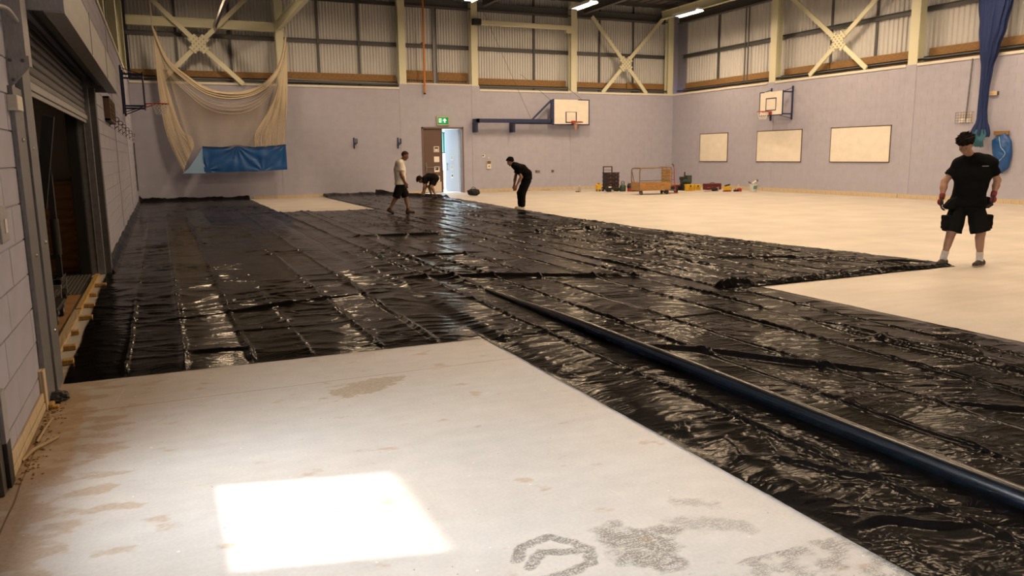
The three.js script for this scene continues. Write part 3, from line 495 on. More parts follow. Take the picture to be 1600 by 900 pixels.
{ // third strip: its near edge ends at the feet of the man on the right
  const L = [[6.45, .02, .04], [7.0, .03, .045], [7.55, .022, .04], [8.05, .026, .045], [8.6, .024, .04], [9.2, .026, .045]];
  const X = []; for (let z = -8.6; z > -30; z -= 1.3 + .5 * n2(z, 17)) X.push([z, 6.1, 9.7, .018 + .01 * n2(z * 3, 12), .035]);
  const edgeR = [[-7.3, 10.15], [-8, 10.12], [-10.7, 9.76], [-14.3, 9.45], [-18, 9.5], [-20.6, 9.6], [-26, 10.0], [-32, 10.0]];
  const right = (z) => { for (let i = 0; i + 1 < edgeR.length; i++) if (z <= edgeR[i][0] && z >= edgeR[i + 1][0]) return lerp(edgeR[i][1], edgeR[i + 1][1], (z - edgeR[i][0]) / (edgeR[i + 1][0] - edgeR[i][0])); return z > -8 ? 10.15 : 10; };
  const g = sheetGeo({ z0: -7.35, z1: -32.4, kz: .0036, dz: .02, nx: 200, zNear: (q) => -7.30 - .08 * q + .05 * n2(q * 5, 12) - .05 * Math.exp(-q * 20), zFar: (q) => q < .55 ? -32.55 : lerp(-32.55, -28.6, sstep(.55, .95, q)),
    x0: (z) => 6.0 + .03 * n2(z * 1.3, 2) + .012 * n2(z * 6, 2), x1: (z) => right(z) + .05 * n2(z * 1.1, 31) + .02 * n2(z * 5, 31),
    h: (x, z, q, t) => {
      let h = crinkle(x, z, 1.15) + creases(x, z, L, X) + sstep(-20, -12, z) * (.0065 * ridge(n2(x * 5.5 + n2(x * 2, z * 2), z * 7 + 2 * n2(x * 2 + 7, z * 2)), 2.4, 1.8) + .004 * ridge(n2(x * 8 + z * 6, z * 8 - x * 6), 2.3, 1.8));
      h += fold(x, z, 9.4, -19, 6.9, -8.6, .05, .07) + fold(x, z, 8.6, -18.4, 7.6, -10.4, .045, .06) + fold(x, z, 6.5, -14.6, 8.6, -14.1, .05, .1) + fold(x, z, 7.4, -9.6, 9.3, -8.5, .04, .06) + fold(x, z, 9.4, -27, 8.6, -20, .05, .08);
      h += fold(x, z, 6.02, -7.45, 6.5, -7.42, .09, .07) + fold(x, z, 6.2, -7.42, 9.6, -7.46, .03, .05) + (x > 9.3 ? fold(x, z, 9.2, -8, 9.95, -7.7, .05, .08) : 0);
      h += sstep(-31.8, -32.4, z) * (.1 + .06 * n2(x * 1.5, 3)) + (q > .55 ? .12 * sstep(.97, 1, t) : 0);
      const e = Math.min(q, 1 - q); return .03 + h * (.35 + .65 * sstep(0, .012, e)) - .026 * (1 - sstep(0, .012, e)) - .024 * (1 - sstep(0, .004, t));
    } });
  tag(obj('plastic_sheet', g, M.poly), 'black plastic sheet strip on the right, its near edge ending at the gloved man', 'sheet', 'strips of black floor sheeting');
}
{ // long smooth tube lying on the middle strip
  const pts = []; for (let z = .2; z > -8.75; z -= .3) pts.push([3.45 + .02 * n2(z * .35, 60), .056 + .004 * n2(z * .5, 4), z]);
  const g = prep(tube(pts, .051, 140, 18)); const p = g.attributes.position;
  for (let i = 0; i < p.count; i++) { const z = p.getZ(i), k = lerp(1, .5, sstep(-5.5, -8.75, z)); p.setX(i, 3.45 + (p.getX(i) - 3.45) * k); p.setY(i, .006 + p.getY(i) * k); }
  const t = obj('plastic_tube', g, std([.004, .0065, .0095], .26)); tag(t, 'long smooth dark blue tube lying along the black sheeting', 'tube');
  obj('end_plug', ell(3.45, .034, -8.7, .03, .03, .05), std([.006, .01, .02], .4), t);
}
// ---------------------------------------------------------------- roller shutter and the store room behind it
{
  const t = thing('roller_shutter', 'half raised grey metal roller shutter with a long hood on the left wall', 'shutter', [XL, 0, 0]);
  const hood = obj('hood', [rb(.30, 2.6, -13.35, .325, 2.98, -6.2, .004), rb(0, 2.96, -13.35, .325, 2.985, -6.2, .004), rb(.0, 2.6, -13.36, .325, 2.98, -13.33, .004), rb(0, 2.6, -6.22, .325, 2.98, -6.19, .004), rb(.2, 2.59, -13.35, .325, 2.605, -6.2, .003)], M.zincLight, t);
  obj('hood_seam', [bx(.326, 2.6, -8.6, .329, 2.98, -8.58), bx(.326, 2.6, -11.0, .329, 2.98, -10.98)], M.zincDark, hood);
  obj('barrel', rod([.12, 2.8, -13.3], [.12, 2.8, -6.25], .11, 18), M.zincDark, t);
  const slat = () => { const g = new THREE.CylinderGeometry(.05, .05, 6.55, 7, 1, true, 0, Math.PI); return g.rotateX(Math.PI / 2).scale(.42, .82, 1); };
  const shared = metre(prep(slat()));
  for (let i = 0; i < 9; i++) { const m = new THREE.Mesh(shared, M.shutterSlat ||= std([.24, .24, .25], .5, { metalness: .3, map: T.zinc, side: THREE.DoubleSide })); m.name = 'slat'; m.castShadow = m.receiveShadow = true; m.position.set(-.075, 2.26 + i * .082, -9.3); t.add(m); }
  obj('bottom_bar', [rb(-.1, 2.16, -12.6, -.04, 2.225, -6.05, .008), rb(-.07, 2.12, -12.6, -.055, 2.16, -6.05, .003)], M.zincLight, t);
  obj('guide_channel', [rb(0, .005, -6.14, .03, 2.08, -5.79, .004), rb(.0, .005, -6.5, .045, 2.6, -6.15, .004), rb(-.14, .005, -6.5, .0, 2.6, -6.44, .004)], M.zinc, t);
  obj('guide_channel', [rb(0, .005, -12.72, .075, 2.6, -12.46, .004), rb(-.14, .005, -12.56, 0, 2.6, -12.46, .004)], M.zincDark, t);
  for (const [x, y, z] of [[.045, 1.7, -6.25], [.032, 1.0, -5.95], [.045, .42, -6.3], [.032, 1.75, -5.95], [.045, 1.05, -6.33]]) obj('bolt_head', ell(x, y, z, .012, .014, .014, 8), M.steel, t);
  const post = obj('fixing_post', rb(-.02, 2.22, -6.14, .11, 4.4, -5.9, .004), M.zincLight, t);
  const sh = new THREE.Shape([new THREE.Vector2(-.2, 2.2), new THREE.Vector2(.0, 2.27), new THREE.Vector2(.125, 2.27), new THREE.Vector2(.125, 2.2), new THREE.Vector2(-.02, 2.04), new THREE.Vector2(-.2, 2.04)]);
  obj('gusset', new THREE.ExtrudeGeometry(sh, { depth: .02, bevelEnabled: false }).translate(0, 0, -5.9), M.zincLight, t);
  for (const [x, y] of [[.02, 2.24], [.09, 2.24], [-.03, 2.14], [.03, 2.12]]) obj('bolt', ell(x, y, -5.878, .011, .011, .008, 8), M.zincDark, t);
  obj('handle_tube', tube([[-.01, 2.52, -5.6], [.05, 2.53, -5.75], [.08, 2.48, -5.9]], .016, 16), M.zincLight, t);
}
{ const j = struct('jamb_lining', [rb(XL - .18, 0, OZ0 - .01, XL - .005, OH, OZ0 + .012), rb(XL - .1, 0, OZ0 + .012, XL - .085, OH, OZ0 + .025)], M.zinc); obj('dark_edge', rb(XL - .31, 0, OZ0 - .01, XL - .18, OH, OZ0 + .06), M.black, j); }
tag(obj('door_contact', rb(XL, 1.925, -5.93, XL + .06, 2.02, -5.72, .008), M.creamWhite), 'small cream box under the steel bracket beside the shutter guide', 'box');
{ const t = thing('wall_plate', 'grey switch plate on the left wall at the picture edge', 'switch plate', [XL, 0, 0]); obj('plate', rb(0, 1.17, -5.22, .012, 1.37, -5.0, .004), M.zincLight, t); obj('rocker', rb(.012, 1.22, -5.16, .018, 1.3, -5.1, .003), M.whitePlastic, t); }
tag(obj('plywood_sheet', rb(-2.6, .01, -12.86, -1.14, 1.32, -12.82, .003), M.ply), 'brown plywood sheet standing against the end of the store room', 'plywood');
{ // tall black trolley just inside the opening
  const t = thing('stage_trolley', 'tall black steel trolley on castors just inside the store opening', 'trolley', [-1.2, .023, -10]);
  obj('frame', [rb(-.62, .24, -.32, .1, .3, -.26), rb(-.62, .24, .2, .1, .3, .26), rb(.04, .24, -.32, .1, .3, .26), rb(-.62, .24, -.32, -.56, .3, .26)], M.black, t);
  obj('upright', rb(.04, .3, -.03, .1, 1.5, .03), M.black, t); obj('upright', rb(-.52, .3, -.03, -.46, 1.5, .03), M.black, t);
  obj('cross_bar', rb(-.5, 1.44, -.03, .1, 1.5, .03), M.black, t); obj('cross_bar', rb(-.46, .5, -.025, .04, .55, .025), M.black, t);
  for (const [x, z] of [[.06, .26], [.06, -.3], [-.58, .26], [-.58, -.3]]) { const w = obj('castor', rod([x - .02, .06, z], [x + .02, .06, z], .06, 16), M.rubber, t); obj('fork', [rb(x - .035, .06, z - .02, x - .025, .22, z + .02, .003), rb(x + .025, .06, z - .02, x + .035, .22, z + .02, .003), rb(x - .04, .2, z - .035, x + .04, .245, z + .035, .003)], M.zinc, w); }
  obj('grip', rod([.07, .55, 0], [.07, .95, 0], .045, 12), M.rubber, t);
}
tag(obj('timber_post', bar([-1.0, 1.2, -8.05], [-.86, 2.0, -8.0], .09, .05), M.black), 'dark post leaning in the shadow of the store opening', 'post');
{ const t = thing('low_dolly', 'low black dolly with fat castors on the store room boards', 'dolly', [-1.12, .023, -8.9]); obj('deck', rb(-.5, .13, -.35, .1, .17, .35), M.black, t); for (const [x, z] of [[.06, .25], [.06, -.25], [-.42, .25], [-.42, -.25]]) { const w = obj('castor', rod([x - .025, .06, z], [x + .025, .06, z], .06, 16), M.rubber, t); obj('fork', rb(x - .04, .1, z - .04, x + .04, .135, z + .04, .004), M.zinc, w); obj('hub', rod([x - .027, .06, z], [x + .027, .06, z], .022, 10), M.zincLight, w); } }
{ const t = thing('chipboard_deck', 'orange chipboard deck in two boards inside the store room opening', 'floor board', [0, 0, 0]); obj('board', rb(-2.4, .002, -10.55, -1.0, .022, -8.4, .002), M.ply, t); obj('board', rb(-2.4, .002, -8.39, -1.0, .022, -6.5, .002), M.ply, t); }
{ const t = thing('door_mat', 'grey ribbed mat at the far end of the store room opening', 'mat', [-1.0, .003, -11.5]); obj('base', rb(-1.1, 0, -.92, .0, .012, .93), M.rubber, t); const r = []; for (let i = 0; i < 24; i++) r.push(bx(-1.08 + i * .045, .012, -.9, -1.055 + i * .045, .02, .9)); obj('ribs', r, std([.10, .09, .08], .8), t).userData.kind = 'stuff'; }
tag(obj('timber_batten', rb(-.955, .004, -12.2, -.895, .05, -9.4), M.yellowWood), 'far timber batten along the shutter threshold', 'batten', null);
tag(obj('timber_batten', rb(-.965, .004, -9.35, -.885, .045, -6.6), M.timber), 'near timber batten along the shutter threshold', 'batten', null);
{
  const zs = [-7.0, -7.55, -8.2, -8.95, -9.7, -10.45, -11.25], words = ['nearest the camera', 'second from the camera', 'third from the camera', 'fourth from the camera', 'third from the far end', 'second from the far end', 'farthest in'];
  zs.forEach((z, i) => tag(obj('timber_offcut', rb(-.89, .004, z - .04, -.76 - .03 * (i % 3), .042, z + .045, .004), M.yellowWood), 'short yellow timber end poking out under the shutter, ' + words[i], 'offcut', 'timber ends under the shutter'));
}
{ const t = thing('rubble_bits', 'broken timber, dust and chips along the foot of the left wall', 'debris', [0, 0, 0]); t.userData.kind = 'stuff'; const l = []; for (let i = 0; i < 150; i++) { const z = -4.4 - 1.5 * rnd(), x = XL + .035 + .14 * rnd() * rnd(), s = rr(.003, .011); l.push(new THREE.BoxGeometry(s * rr(.6, 2.4), s * .6, s).rotateY(rr(0, 3)).rotateX(rr(-.4, .4)).translate(x, s * .3, z)); } obj('chips', l, M.timberOld, t); }
tag(obj('wood_sliver', tube([[-.81, .02, -4.72], [-.77, .03, -4.86], [-.74, .02, -4.95], [-.68, .008, -5.1]], .011, 12, 5), M.timber), 'pale curved splinter of wood on the dusty floor by the skirting', 'splinter');
tag(obj('wood_sliver', tube([[-.78, .01, -5.05], [-.765, .012, -5.3], [-.75, .01, -5.5]], .008, 10, 5), M.timber), 'thin straight splinter along the skirting near the shutter guide', 'splinter');
{ const t = thing('black_rag', 'crumpled black scrap with yellow chips at the foot of the shutter guide', 'scrap', [-.80, .0, -5.95]); const g = new THREE.IcosahedronGeometry(1, 3); const p = g.attributes.position; for (let i = 0; i < p.count; i++) { const k = 1 + .5 * n2(p.getX(i) * 2.1 + p.getY(i) * 1.3, p.getZ(i) * 2.2); p.setXYZ(i, p.getX(i) * k * .07, Math.max(-.02, p.getY(i) * k * .035), p.getZ(i) * k * .11); } g.computeVertexNormals(); obj('scrap', g.translate(.03, .025, 0), M.black, t); obj('chip', [rb(-.02, 0, .1, .03, .03, .2), rb(.02, 0, .16, .06, .02, .22)], M.yellowWood, t); }

// ---------------------------------------------------------------- left wall fittings
{ const t = thing('wire_guard', 'brown wire grille on the left wall below the end of the shutter hood', 'grille', [XL, 0, 0]); const br = std([.10, .055, .035], .6); obj('frame', [rb(0, 2.30, -17.6, .1, 2.34, -15.7), rb(0, 2.68, -17.6, .1, 2.72, -15.7), rb(0, 2.3, -17.6, .1, 2.72, -17.56), rb(0, 2.3, -15.74, .1, 2.72, -15.7)], br, t); const w = []; for (let i = 1; i < 8; i++) w.push(rod([.09, 2.32, -17.6 + i * .24], [.09, 2.7, -17.6 + i * .24], .008, 6)); for (let i = 1; i < 5; i++) w.push(rod([.09, 2.3 + i * .085, -17.6], [.09, 2.3 + i * .085, -15.7], .006, 6)); obj('wires', w, br, t); obj('back_box', rb(0, 2.34, -17.5, .06, 2.68, -15.8), std([.55, .5, .45], .6), t); }
{ const zs = [-17.1, -19, -20.8, -22.8, -25.05, -27.7, -30.9], wd = ['nearest the shutter', 'second from the shutter', 'third from the shutter', 'middle of the row', 'third from the net', 'second from the net', 'closest to the net']; let p0; zs.forEach((z, i) => { if (!p0) { p0 = thing('wall_hook', '', 'hook', [XL, 2.38, z], 0, 'row of hooks on the left wall'); obj('plate', rb(0, -.14, -.025, .012, .14, .025), M.zincDark, p0); obj('loop', new THREE.TorusGeometry(.045, .009, 8, 20).translate(.055, .08, 0), M.zincDark, p0); obj('peg', rod([.01, -.1, 0], [.06, -.06, 0], .01), M.zincDark, p0); p0.userData.label = 'looped dark wall hook on the left wall, ' + wd[i]; } else copyOf(p0, [XL, 2.38, z], 0, 'looped dark wall hook on the left wall, ' + wd[i]); }); }
tag(obj('conduit_drop', [rod([XL + .03, .5, -31.2], [XL + .03, 2.2, -31.2], .025), rb(XL, 1.3, -31.26, XL + .06, 1.42, -31.14)], M.zincDark), 'dark conduit running down the left wall close to the net corner', 'conduit');

// ---------------------------------------------------------------- basketball hoops
function netBag(R, drop, parent, at) {                         // tapering cord net below a rim
  const l = [], n = 12; for (let i = 0; i < n; i++) for (const s of [1, -1]) { const pts = []; for (let k = 0; k <= 6; k++) { const a = (i + s * k * .42) / n * 6.283, r = R * (1 - .42 * (k / 6)); pts.push([Math.cos(a) * r, -drop * k / 6, Math.sin(a) * r]); } l.push(tube(pts, .005, 10, 4)); }
  const m = obj('net', l.map((g) => g.translate(...at)), std([.72, .70, .66], .9), parent); return m;
}
function wallHoop(label, at, turn) {
  const t = thing('basketball_hoop', label, 'basketball hoop', at, turn);
  for (const s of [-1, 1]) { obj('wall_rail', rb(s * .6 - .03, -.2, 0, s * .6 + .03, 1.12, .05), M.blueSteel, t); for (const g of [rb(s * .6 - .025, .0, .05, s * .6 + .025, .05, .55), rb(s * .6 - .025, .86, .05, s * .6 + .025, .91, .55)]) obj('arm', g, M.blueSteel, t); for (const g of [bar([s * .6, -.15, .04], [s * .25, .02, .5], .02, .02), bar([s * .6, 1.05, .04], [s * .6, .9, .5], .02, .02)]) obj('stay', g, M.blueSteel, t); }
  const bd = obj('backboard', rb(-.65, 0, .55, .65, .92, .575, .004), M.board, t);
  obj('frame', [rb(-.67, -.02, .545, -.63, .94, .583), rb(.63, -.02, .545, .67, .94, .583), rb(-.67, -.03, .545, .67, .01, .583), rb(-.67, .9, .545, -.4, .94, .583)], M.blueSteel, bd);
  obj('target_square', [bx(-.3, .2, .574, -.26, .68, .579), bx(.26, .2, .574, .3, .68, .579), bx(-.3, .64, .574, .3, .68, .579), bx(-.3, .17, .574, .3, .21, .579)], M.blueSteel, bd);
  const rim = obj('rim', [ring(0, .13, .97, .225, .014), rb(-.08, .02, .575, .08, .15, .6), rod([-.07, .13, .59], [-.15, .13, .8], .011), rod([.07, .13, .59], [.15, .13, .8], .011), rod([-.06, .03, .59], [-.16, .12, .86], .009), rod([.06, .03, .59], [.16, .12, .86], .009)], M.red, t);
  netBag(.215, .3, rim, [0, .125, .97]); return t;
}
wallHoop('white basketball backboard on blue arms on the right wall above the middle whiteboard', [XR, 3.1, -25.2], -Math.PI / 2);
wallHoop('basketball hoop seen edge on, with blue frame and red rim, on the left wall', [XL, 3.06, -25.2], Math.PI / 2);
{
  const t = thing('swing_hoop', 'white basketball backboard folded on a long blue arm flat to the far wall', 'basketball hoop', [0, 0, ZB]);
  obj('arm', [rb(12.72, 3.03, .36, 16.4, 3.2, .5, .01), rb(14.6, 2.98, .34, 16.45, 3.04, .42, .005), rb(12.72, 3.0, 0, 12.86, 3.2, .5, .01)], M.blueSteel, t);
  for (const x of [12.76, 14.55]) obj('bracket', [rb(x - .06, 2.62, 0, x + .06, 3.05, .05), rb(x - .05, 2.62, .04, x + .05, 3.06, .42)], M.blueSteel, t);
  obj('strut', [bar([15.35, 3.12, .45], [16.38, 4.04, .45], .07, .06), rb(16.34, 3.0, .42, 16.44, 4.06, .5)], M.blueSteel, t);
  const bd = obj('backboard', rb(16.5, 2.98, .44, 18.33, 4.08, .47, .004), M.board, t);
  obj('frame', [rb(16.44, 2.95, .42, 16.52, 4.1, .48), rb(18.3, 2.95, .435, 18.35, 4.1, .478), rb(16.5, 2.94, .435, 18.35, 2.99, .478), rb(17.75, 4.06, .435, 18.35, 4.1, .478)], M.blueSteel, bd);
  obj('target_square', [bx(17.1, 3.06, .469, 17.15, 3.54, .475), bx(17.63, 3.06, .469, 17.68, 3.54, .475), bx(17.1, 3.04, .469, 17.68, 3.09, .475), bx(17.1, 3.52, .469, 17.68, 3.54, .472)], M.blueSteel, bd);
  const rim = obj('rim', [ring(17.5, 3.07, .86, .225, .016), rb(17.4, 2.98, .47, 17.6, 3.14, .5), rod([17.42, 3.07, .5], [17.34, 3.07, .72], .014), rod([17.58, 3.07, .5], [17.66, 3.07, .72], .014), rb(17.3, 3.05, .55, 17.95, 3.09, .6, .005)], M.red, t);
  const l = []; for (let i = 0; i < 10; i++) l.push(tube([[17.32 + i * .03, 3.07, .8], [17.38 + i * .015, 2.9, .8], [17.42 + i * .008, 2.72, .8]], .006, 8, 4)); obj('gathered_net', l, std([.5, .3, .24], .9), rim);
  for (const g of [rod([13.2, 7.9, .1], [15.35, 3.22, .45], .008, 5), rod([15.0, 5.15, .2], [16.36, 4.04, .45], .008, 5), rod([17.4, 4.6, .2], [17.95, 4.1, .45], .008, 5)]) obj('stay_cable', g, M.zincDark, t);
}
// ---------------------------------------------------------------- hanging cream net with its blue weighted skirt
{
  const z0 = .69, t = thing('divider_net', 'cream cricket net gathered up against the far wall over a blue skirt', 'net', [0, 0, ZB]);
  const alpha = tex(128, 128, (x, y) => { const u = x % 32, v = y % 32; return grey(u < 8 || v < 8 ? 1 : 0); }, false, 1 / .16, 1 / .16);
  const meshMat = new THREE.MeshStandardMaterial({ color: new THREE.Color().setRGB(.52, .44, .33), roughness: .9, alphaMap: alpha, transparent: true, opacity: .7, side: THREE.DoubleSide });
  const swagPts = [[.14, 6.26], [.21, 6.04], [.55, 5.15], [1.11, 4.6], [1.74, 4.16], [2.45, 3.99], [3.22, 4.05], [3.82, 4.32], [4.33, 4.82], [4.62, 5.42], [4.79, 6.2]];
  const swag = new THREE.CatmullRomCurve3(swagPts.map(([x, y]) => V(x, y, z0)), false, 'centripetal');
  const panel = (f, nu, nv) => { const pos = [], uv = [], idx = []; for (let j = 0; j <= nv; j++) for (let i = 0; i <= nu; i++) { const p = f(i / nu, j / nv); pos.push(...p); uv.push(p[0], p[1]); if (i < nu && j < nv) { const a = j * (nu + 1) + i; idx.push(a, a + 1, a + nu + 1, a + 1, a + nu + 2, a + nu + 1); } } const g = new THREE.BufferGeometry(); g.setAttribute('position', new THREE.Float32BufferAttribute(pos, 3)); g.setAttribute('uv', new THREE.Float32BufferAttribute(uv, 2)); g.setIndex(idx); g.computeVertexNormals(); g.userData.keep = true; return g; };
  obj('net_panel', panel((u, v) => { const a = swag.getPoint(lerp(.06, .94, u)); return [lerp(a.x, lerp(1.0, 3.6, u), Math.pow(v, .8)), lerp(a.y - .05, 1.95, v), z0 - .03 + .05 * Math.sin(u * 26 + v * 3) * v - .04 * v]; }, 60, 16), meshMat, t);
  obj('net_panel', panel((u, v) => [lerp(.14 + .62 * Math.pow(v, 4), lerp(.25, 1.15, v), u), lerp(6.2, lerp(1.15, 1.95, u), v), z0 + .07 * Math.sin(u * 15) * v], 30, 24), meshMat, t);
  obj('net_panel', panel((u, v) => [lerp(lerp(4.72, 3.35, Math.pow(v, 1.4)), lerp(4.82, 4.55, v), u), lerp(6.1, 2.02, v), z0 + .08 * Math.sin(u * 19 + 1) * v], 30, 24), meshMat, t);
  { const l = []; for (let k = 0; k < 9; k++) { const dy = (k % 3 - 1) * .06, dz = (Math.floor(k / 3) - 1) * .06; l.push(tube(swagPts.map(([x, y], i) => { const m = Math.sin(Math.PI * i / 10); return [x + .02 * n2(i * .7, k), y + dy * (m + .2) * 1.3 - .05 * k * m * .2 + .03 * n2(i * .9, k * 3), z0 + .03 + dz * (m * .9 + .2)]; }), .042 - .002 * k, 50, 7)); } obj('swag', l, M.netCream, t); }
  { const l = []; for (let k = 0; k < 5; k++) l.push(tube(swagPts.map(([x, y], i) => { const m = Math.sin(Math.PI * i / 10); return [x, y - m * (.18 + .13 * k) - .02 * n2(i, k), z0 + .02]; }), .009, 50, 5)); obj('hanging_folds', l, M.netCream, t); }
  { const l = []; for (let k = 0; k < 17; k++) { const q = k / 16, bxx = lerp(.8, 1.2, q), by = lerp(1.13, 2.05, Math.pow(q, .8)); l.push(tube([[.15 + .003 * k, 6.2, z0], [lerp(.17, .45, q) + .03 * n2(k * .7, 1), 4.2, z0 + .05 * n2(k, 5)], [lerp(.3, .88, q) + .05 * n2(k * .8, 9), 2.6, z0 + .1 * n2(k, 8)], [bxx - .13 + .08 * q, by + .32, z0 + .08 * n2(k, 3)], [bxx, by, z0]], .012 + .01 * rnd(), 40, 6)); } obj('left_gather', l, M.netCream, t); }
  { const l = []; for (let k = 0; k < 20; k++) { const q = k / 19, b = lerp(3.42, 4.48, q); l.push(tube([[4.79, 6.25, z0], [lerp(4.66, 4.78, q), 5.1, z0 + .05 * n2(k, 2)], [lerp(4.12, 4.68, q) + .05 * n2(k, 7), 3.6, z0 + .1 * n2(k, 4)], [b + .03, 2.5, z0 + .1 * n2(k, 6)], [b, 2.02, z0]], .012 + .011 * rnd(), 40, 6)); } obj('right_gather', l, M.netCream, t); }
  for (const g of [rod([.14, 6.2, z0], [.1, 7.4, z0], .02), rod([4.79, 6.2, z0], [4.7, 6.55, z0], .02)]) obj('head_rope', g, M.netCream, t);
  { // blue vinyl skirt with slack creases
    const g = new THREE.BoxGeometry(3.06, .98, .1, 90, 30, 1), p = g.attributes.position; for (let i = 0; i < p.count; i++) { const x = p.getX(i), y = p.getY(i), q = x / 3.06 + .5; let y2 = y + (y > 0 ? 1 : .35) * (-.07 * Math.sin(q * 3.14) * (1 - .6 * Math.exp(-Math.pow((x + .25) / .2, 2)))) + .06 * q; let z = p.getZ(i); if (z > 0) { const rad = (cx, cy, n) => { const a = Math.atan2(y - cy, x - cx), d = Math.hypot(x - cx, y - cy); return Math.sin(a * n) * .028 * Math.exp(-d * 1.4) * sstep(.02, .2, d); }; z += rad(-.3, .5, 13) + rad(1.5, .5, 11) + rad(.6, -.5, 9) + rad(-1.4, -.4, 8) + .02 * n2(x * 2, y * 3); } p.setXYZ(i, x, y2, z); } g.computeVertexNormals();
    const s = obj('skirt', g.translate(3.03, 1.58, z0 + .02), M.blueVinyl, t);
    obj('eyelet_cord', tube([[1.5, 2.05, z0 + .08], [2.2, 2.03, z0 + .09], [2.75, 2.09, z0 + .1], [3.6, 2.0, z0 + .1], [4.55, 2.12, z0 + .09]], .012, 40, 6), M.black, s);
    const sh = new THREE.Shape([new THREE.Vector2(.76, 1.1), new THREE.Vector2(1.0, 1.32), new THREE.Vector2(1.22, 1.62), new THREE.Vector2(1.5, 2.05), new THREE.Vector2(1.54, 1.1)]); obj('folded_end', new THREE.ExtrudeGeometry(sh, { depth: .05, bevelSize: .01, bevelThickness: .01, bevelSegments: 2 }).translate(0, -.03, z0), M.blueVinylLight, t);
  }
}
// ---------------------------------------------------------------- far wall fittings
[[7.45, 'left'], [9.33, 'right']].forEach(([x, s]) => { const t = thing('wall_bracket', s === 'left' ? 'dark pronged wall bracket nearer the hanging net' : 'dark pronged wall bracket nearer the doorway', 'bracket', [x, 2.06, ZB], 0, 'pronged brackets on the far wall'); obj('plate', rb(-.06, -.12, 0, .0, .34, .025), M.blueSteel, t); obj('prong', rb(-.05, .03, .02, -.015, .08, .36, .008), M.blueSteel, t); obj('prong_tip', rb(-.05, .05, .33, -.015, .3, .36, .008), M.blueSteel, t); obj('side_hook', [rb(.06, .1, .1, .095, .3, .13, .008), rb(-.04, .09, .09, .095, .13, .13, .008)], M.blueSteel, t); });
{ const t = thing('exit_sign', 'green exit sign with running figure above the doorway', 'sign', [11.33, 3.11, ZB]); obj('case', rb(-.29, -.2, 0, .29, .2, .06, .01), std([.42, .38, .26], .5), t);
  const tx = signTex(192, 128, (g) => { g.fillStyle = '#0d7a4d'; g.fillRect(0, 0, 192, 128); g.fillStyle = '#e9fff2'; g.fillRect(18, 20, 46, 76); g.fillStyle = '#0d7a4d'; g.beginPath(); g.arc(44, 32, 7, 0, 7); g.fill(); g.lineWidth = 8; g.strokeStyle = '#0d7a4d'; g.beginPath(); g.moveTo(42, 42); g.lineTo(38, 62); g.lineTo(28, 84); g.moveTo(38, 62); g.lineTo(52, 72); g.lineTo(50, 90); g.moveTo(28, 52); g.lineTo(42, 46); g.lineTo(56, 54); g.stroke(); g.fillStyle = '#e9fff2'; g.beginPath(); g.moveTo(126, 18); g.lineTo(164, 62); g.lineTo(138, 62); g.lineTo(138, 100); g.lineTo(114, 100); g.lineTo(114, 62); g.lineTo(88, 62); g.closePath(); g.fill(); });
  const pl = plate('face', .48, .3, tx, [0, 0, .062], 0, t, { emissiveMap: tx, emissive: new THREE.Color(1, 1, 1), emissiveIntensity: .22 }); const l = new THREE.PointLight(0x9affc8, .08, 0, 2); l.position.set(0, 0, .2); l.name = 'sign_glow'; t.add(l); }
{ const t = thing('thermostat', 'small white panel above the dark sensor beside the doorway', 'sensor', [13.2, 1.58, ZB]); obj('case', rb(-.08, -.05, 0, .08, .06, .03), M.whitePlastic, t); obj('window', rb(-.06, 0, .03, .03, .045, .034, .001), M.black, t); }
{ const t = thing('control_panel', 'brown and white control box low on the far wall right of the doorway', 'control box', [13.45, 1.22, ZB]); obj('case', rb(-.1, -.2, 0, .1, .16, .06), M.creamWhite, t); obj('display', rb(-.09, .02, .06, .09, .15, .064, .001), std([.16, .09, .07], .5), t); obj('knob', ell(0, -.09, .065, .03, .03, .02, 10), M.zincDark, t); obj('sounder', ell(0, .28, .02, .03, .03, .02, 10), M.white, t); }
[[15.89, 'left'], [16.72, 'right']].forEach(([x, s]) => { const t = thing('wall_socket', s + ' one of two grey sockets low on the far wall below the backboard', 'socket', [x, .86, ZB]); obj('plate', rb(-.12, -.06, 0, s === 'left' ? .12 : .02, .06, .025), M.zinc, t); obj('switch', rb(-.09, -.02, .025, -.04, .03, .032, .002), M.black, t); });
// ---------------------------------------------------------------- right wall fittings
[[-30.43, -28.48, 'smallest of three, nearest the far corner'], [-26.55, -24.01, 'middle of three, below the small basketball hoop'], [-22.5, -19.84, 'closest to the column, below the cross brace']].forEach(([a, b, s]) => { const t = thing('whiteboard', 'blank white framed panel on the right wall, ' + s, 'whiteboard', [XR, 1.86, (a + b) / 2], -Math.PI / 2, 'blank panels on the right wall'); const w = (b - a) / 2; obj('panel', rb(-w, -.63, 0, w, .63, .02, .003), M.board, t); obj('frame', [rb(-w - .02, -.65, 0, w + .02, -.62, .03, .003), rb(-w - .02, .62, 0, w + .02, .65, .03, .003), rb(-w - .02, -.65, 0, -w, .65, .03, .003), rb(w, -.65, 0, w + .02, .65, .03, .003)], std([.10, .075, .055], .5), t); });
{ const t = thing('emergency_light', 'cream emergency light bar on the right wall beside the blue net', 'light', [XR, 3.3, -16.3], -Math.PI / 2); obj('case', rb(-.21, -.06, 0, .21, .07, .07, .015), std([.70, .52, .34], .5), t); obj('end_cap', [rb(-.24, -.05, 0, -.2, .06, .06), rb(.2, -.05, 0, .24, .06, .06)], M.zincDark, t); obj('seam', rb(-.2, -.005, .07, .2, .005, .073, .001), std([.5, .36, .22], .5), t); }
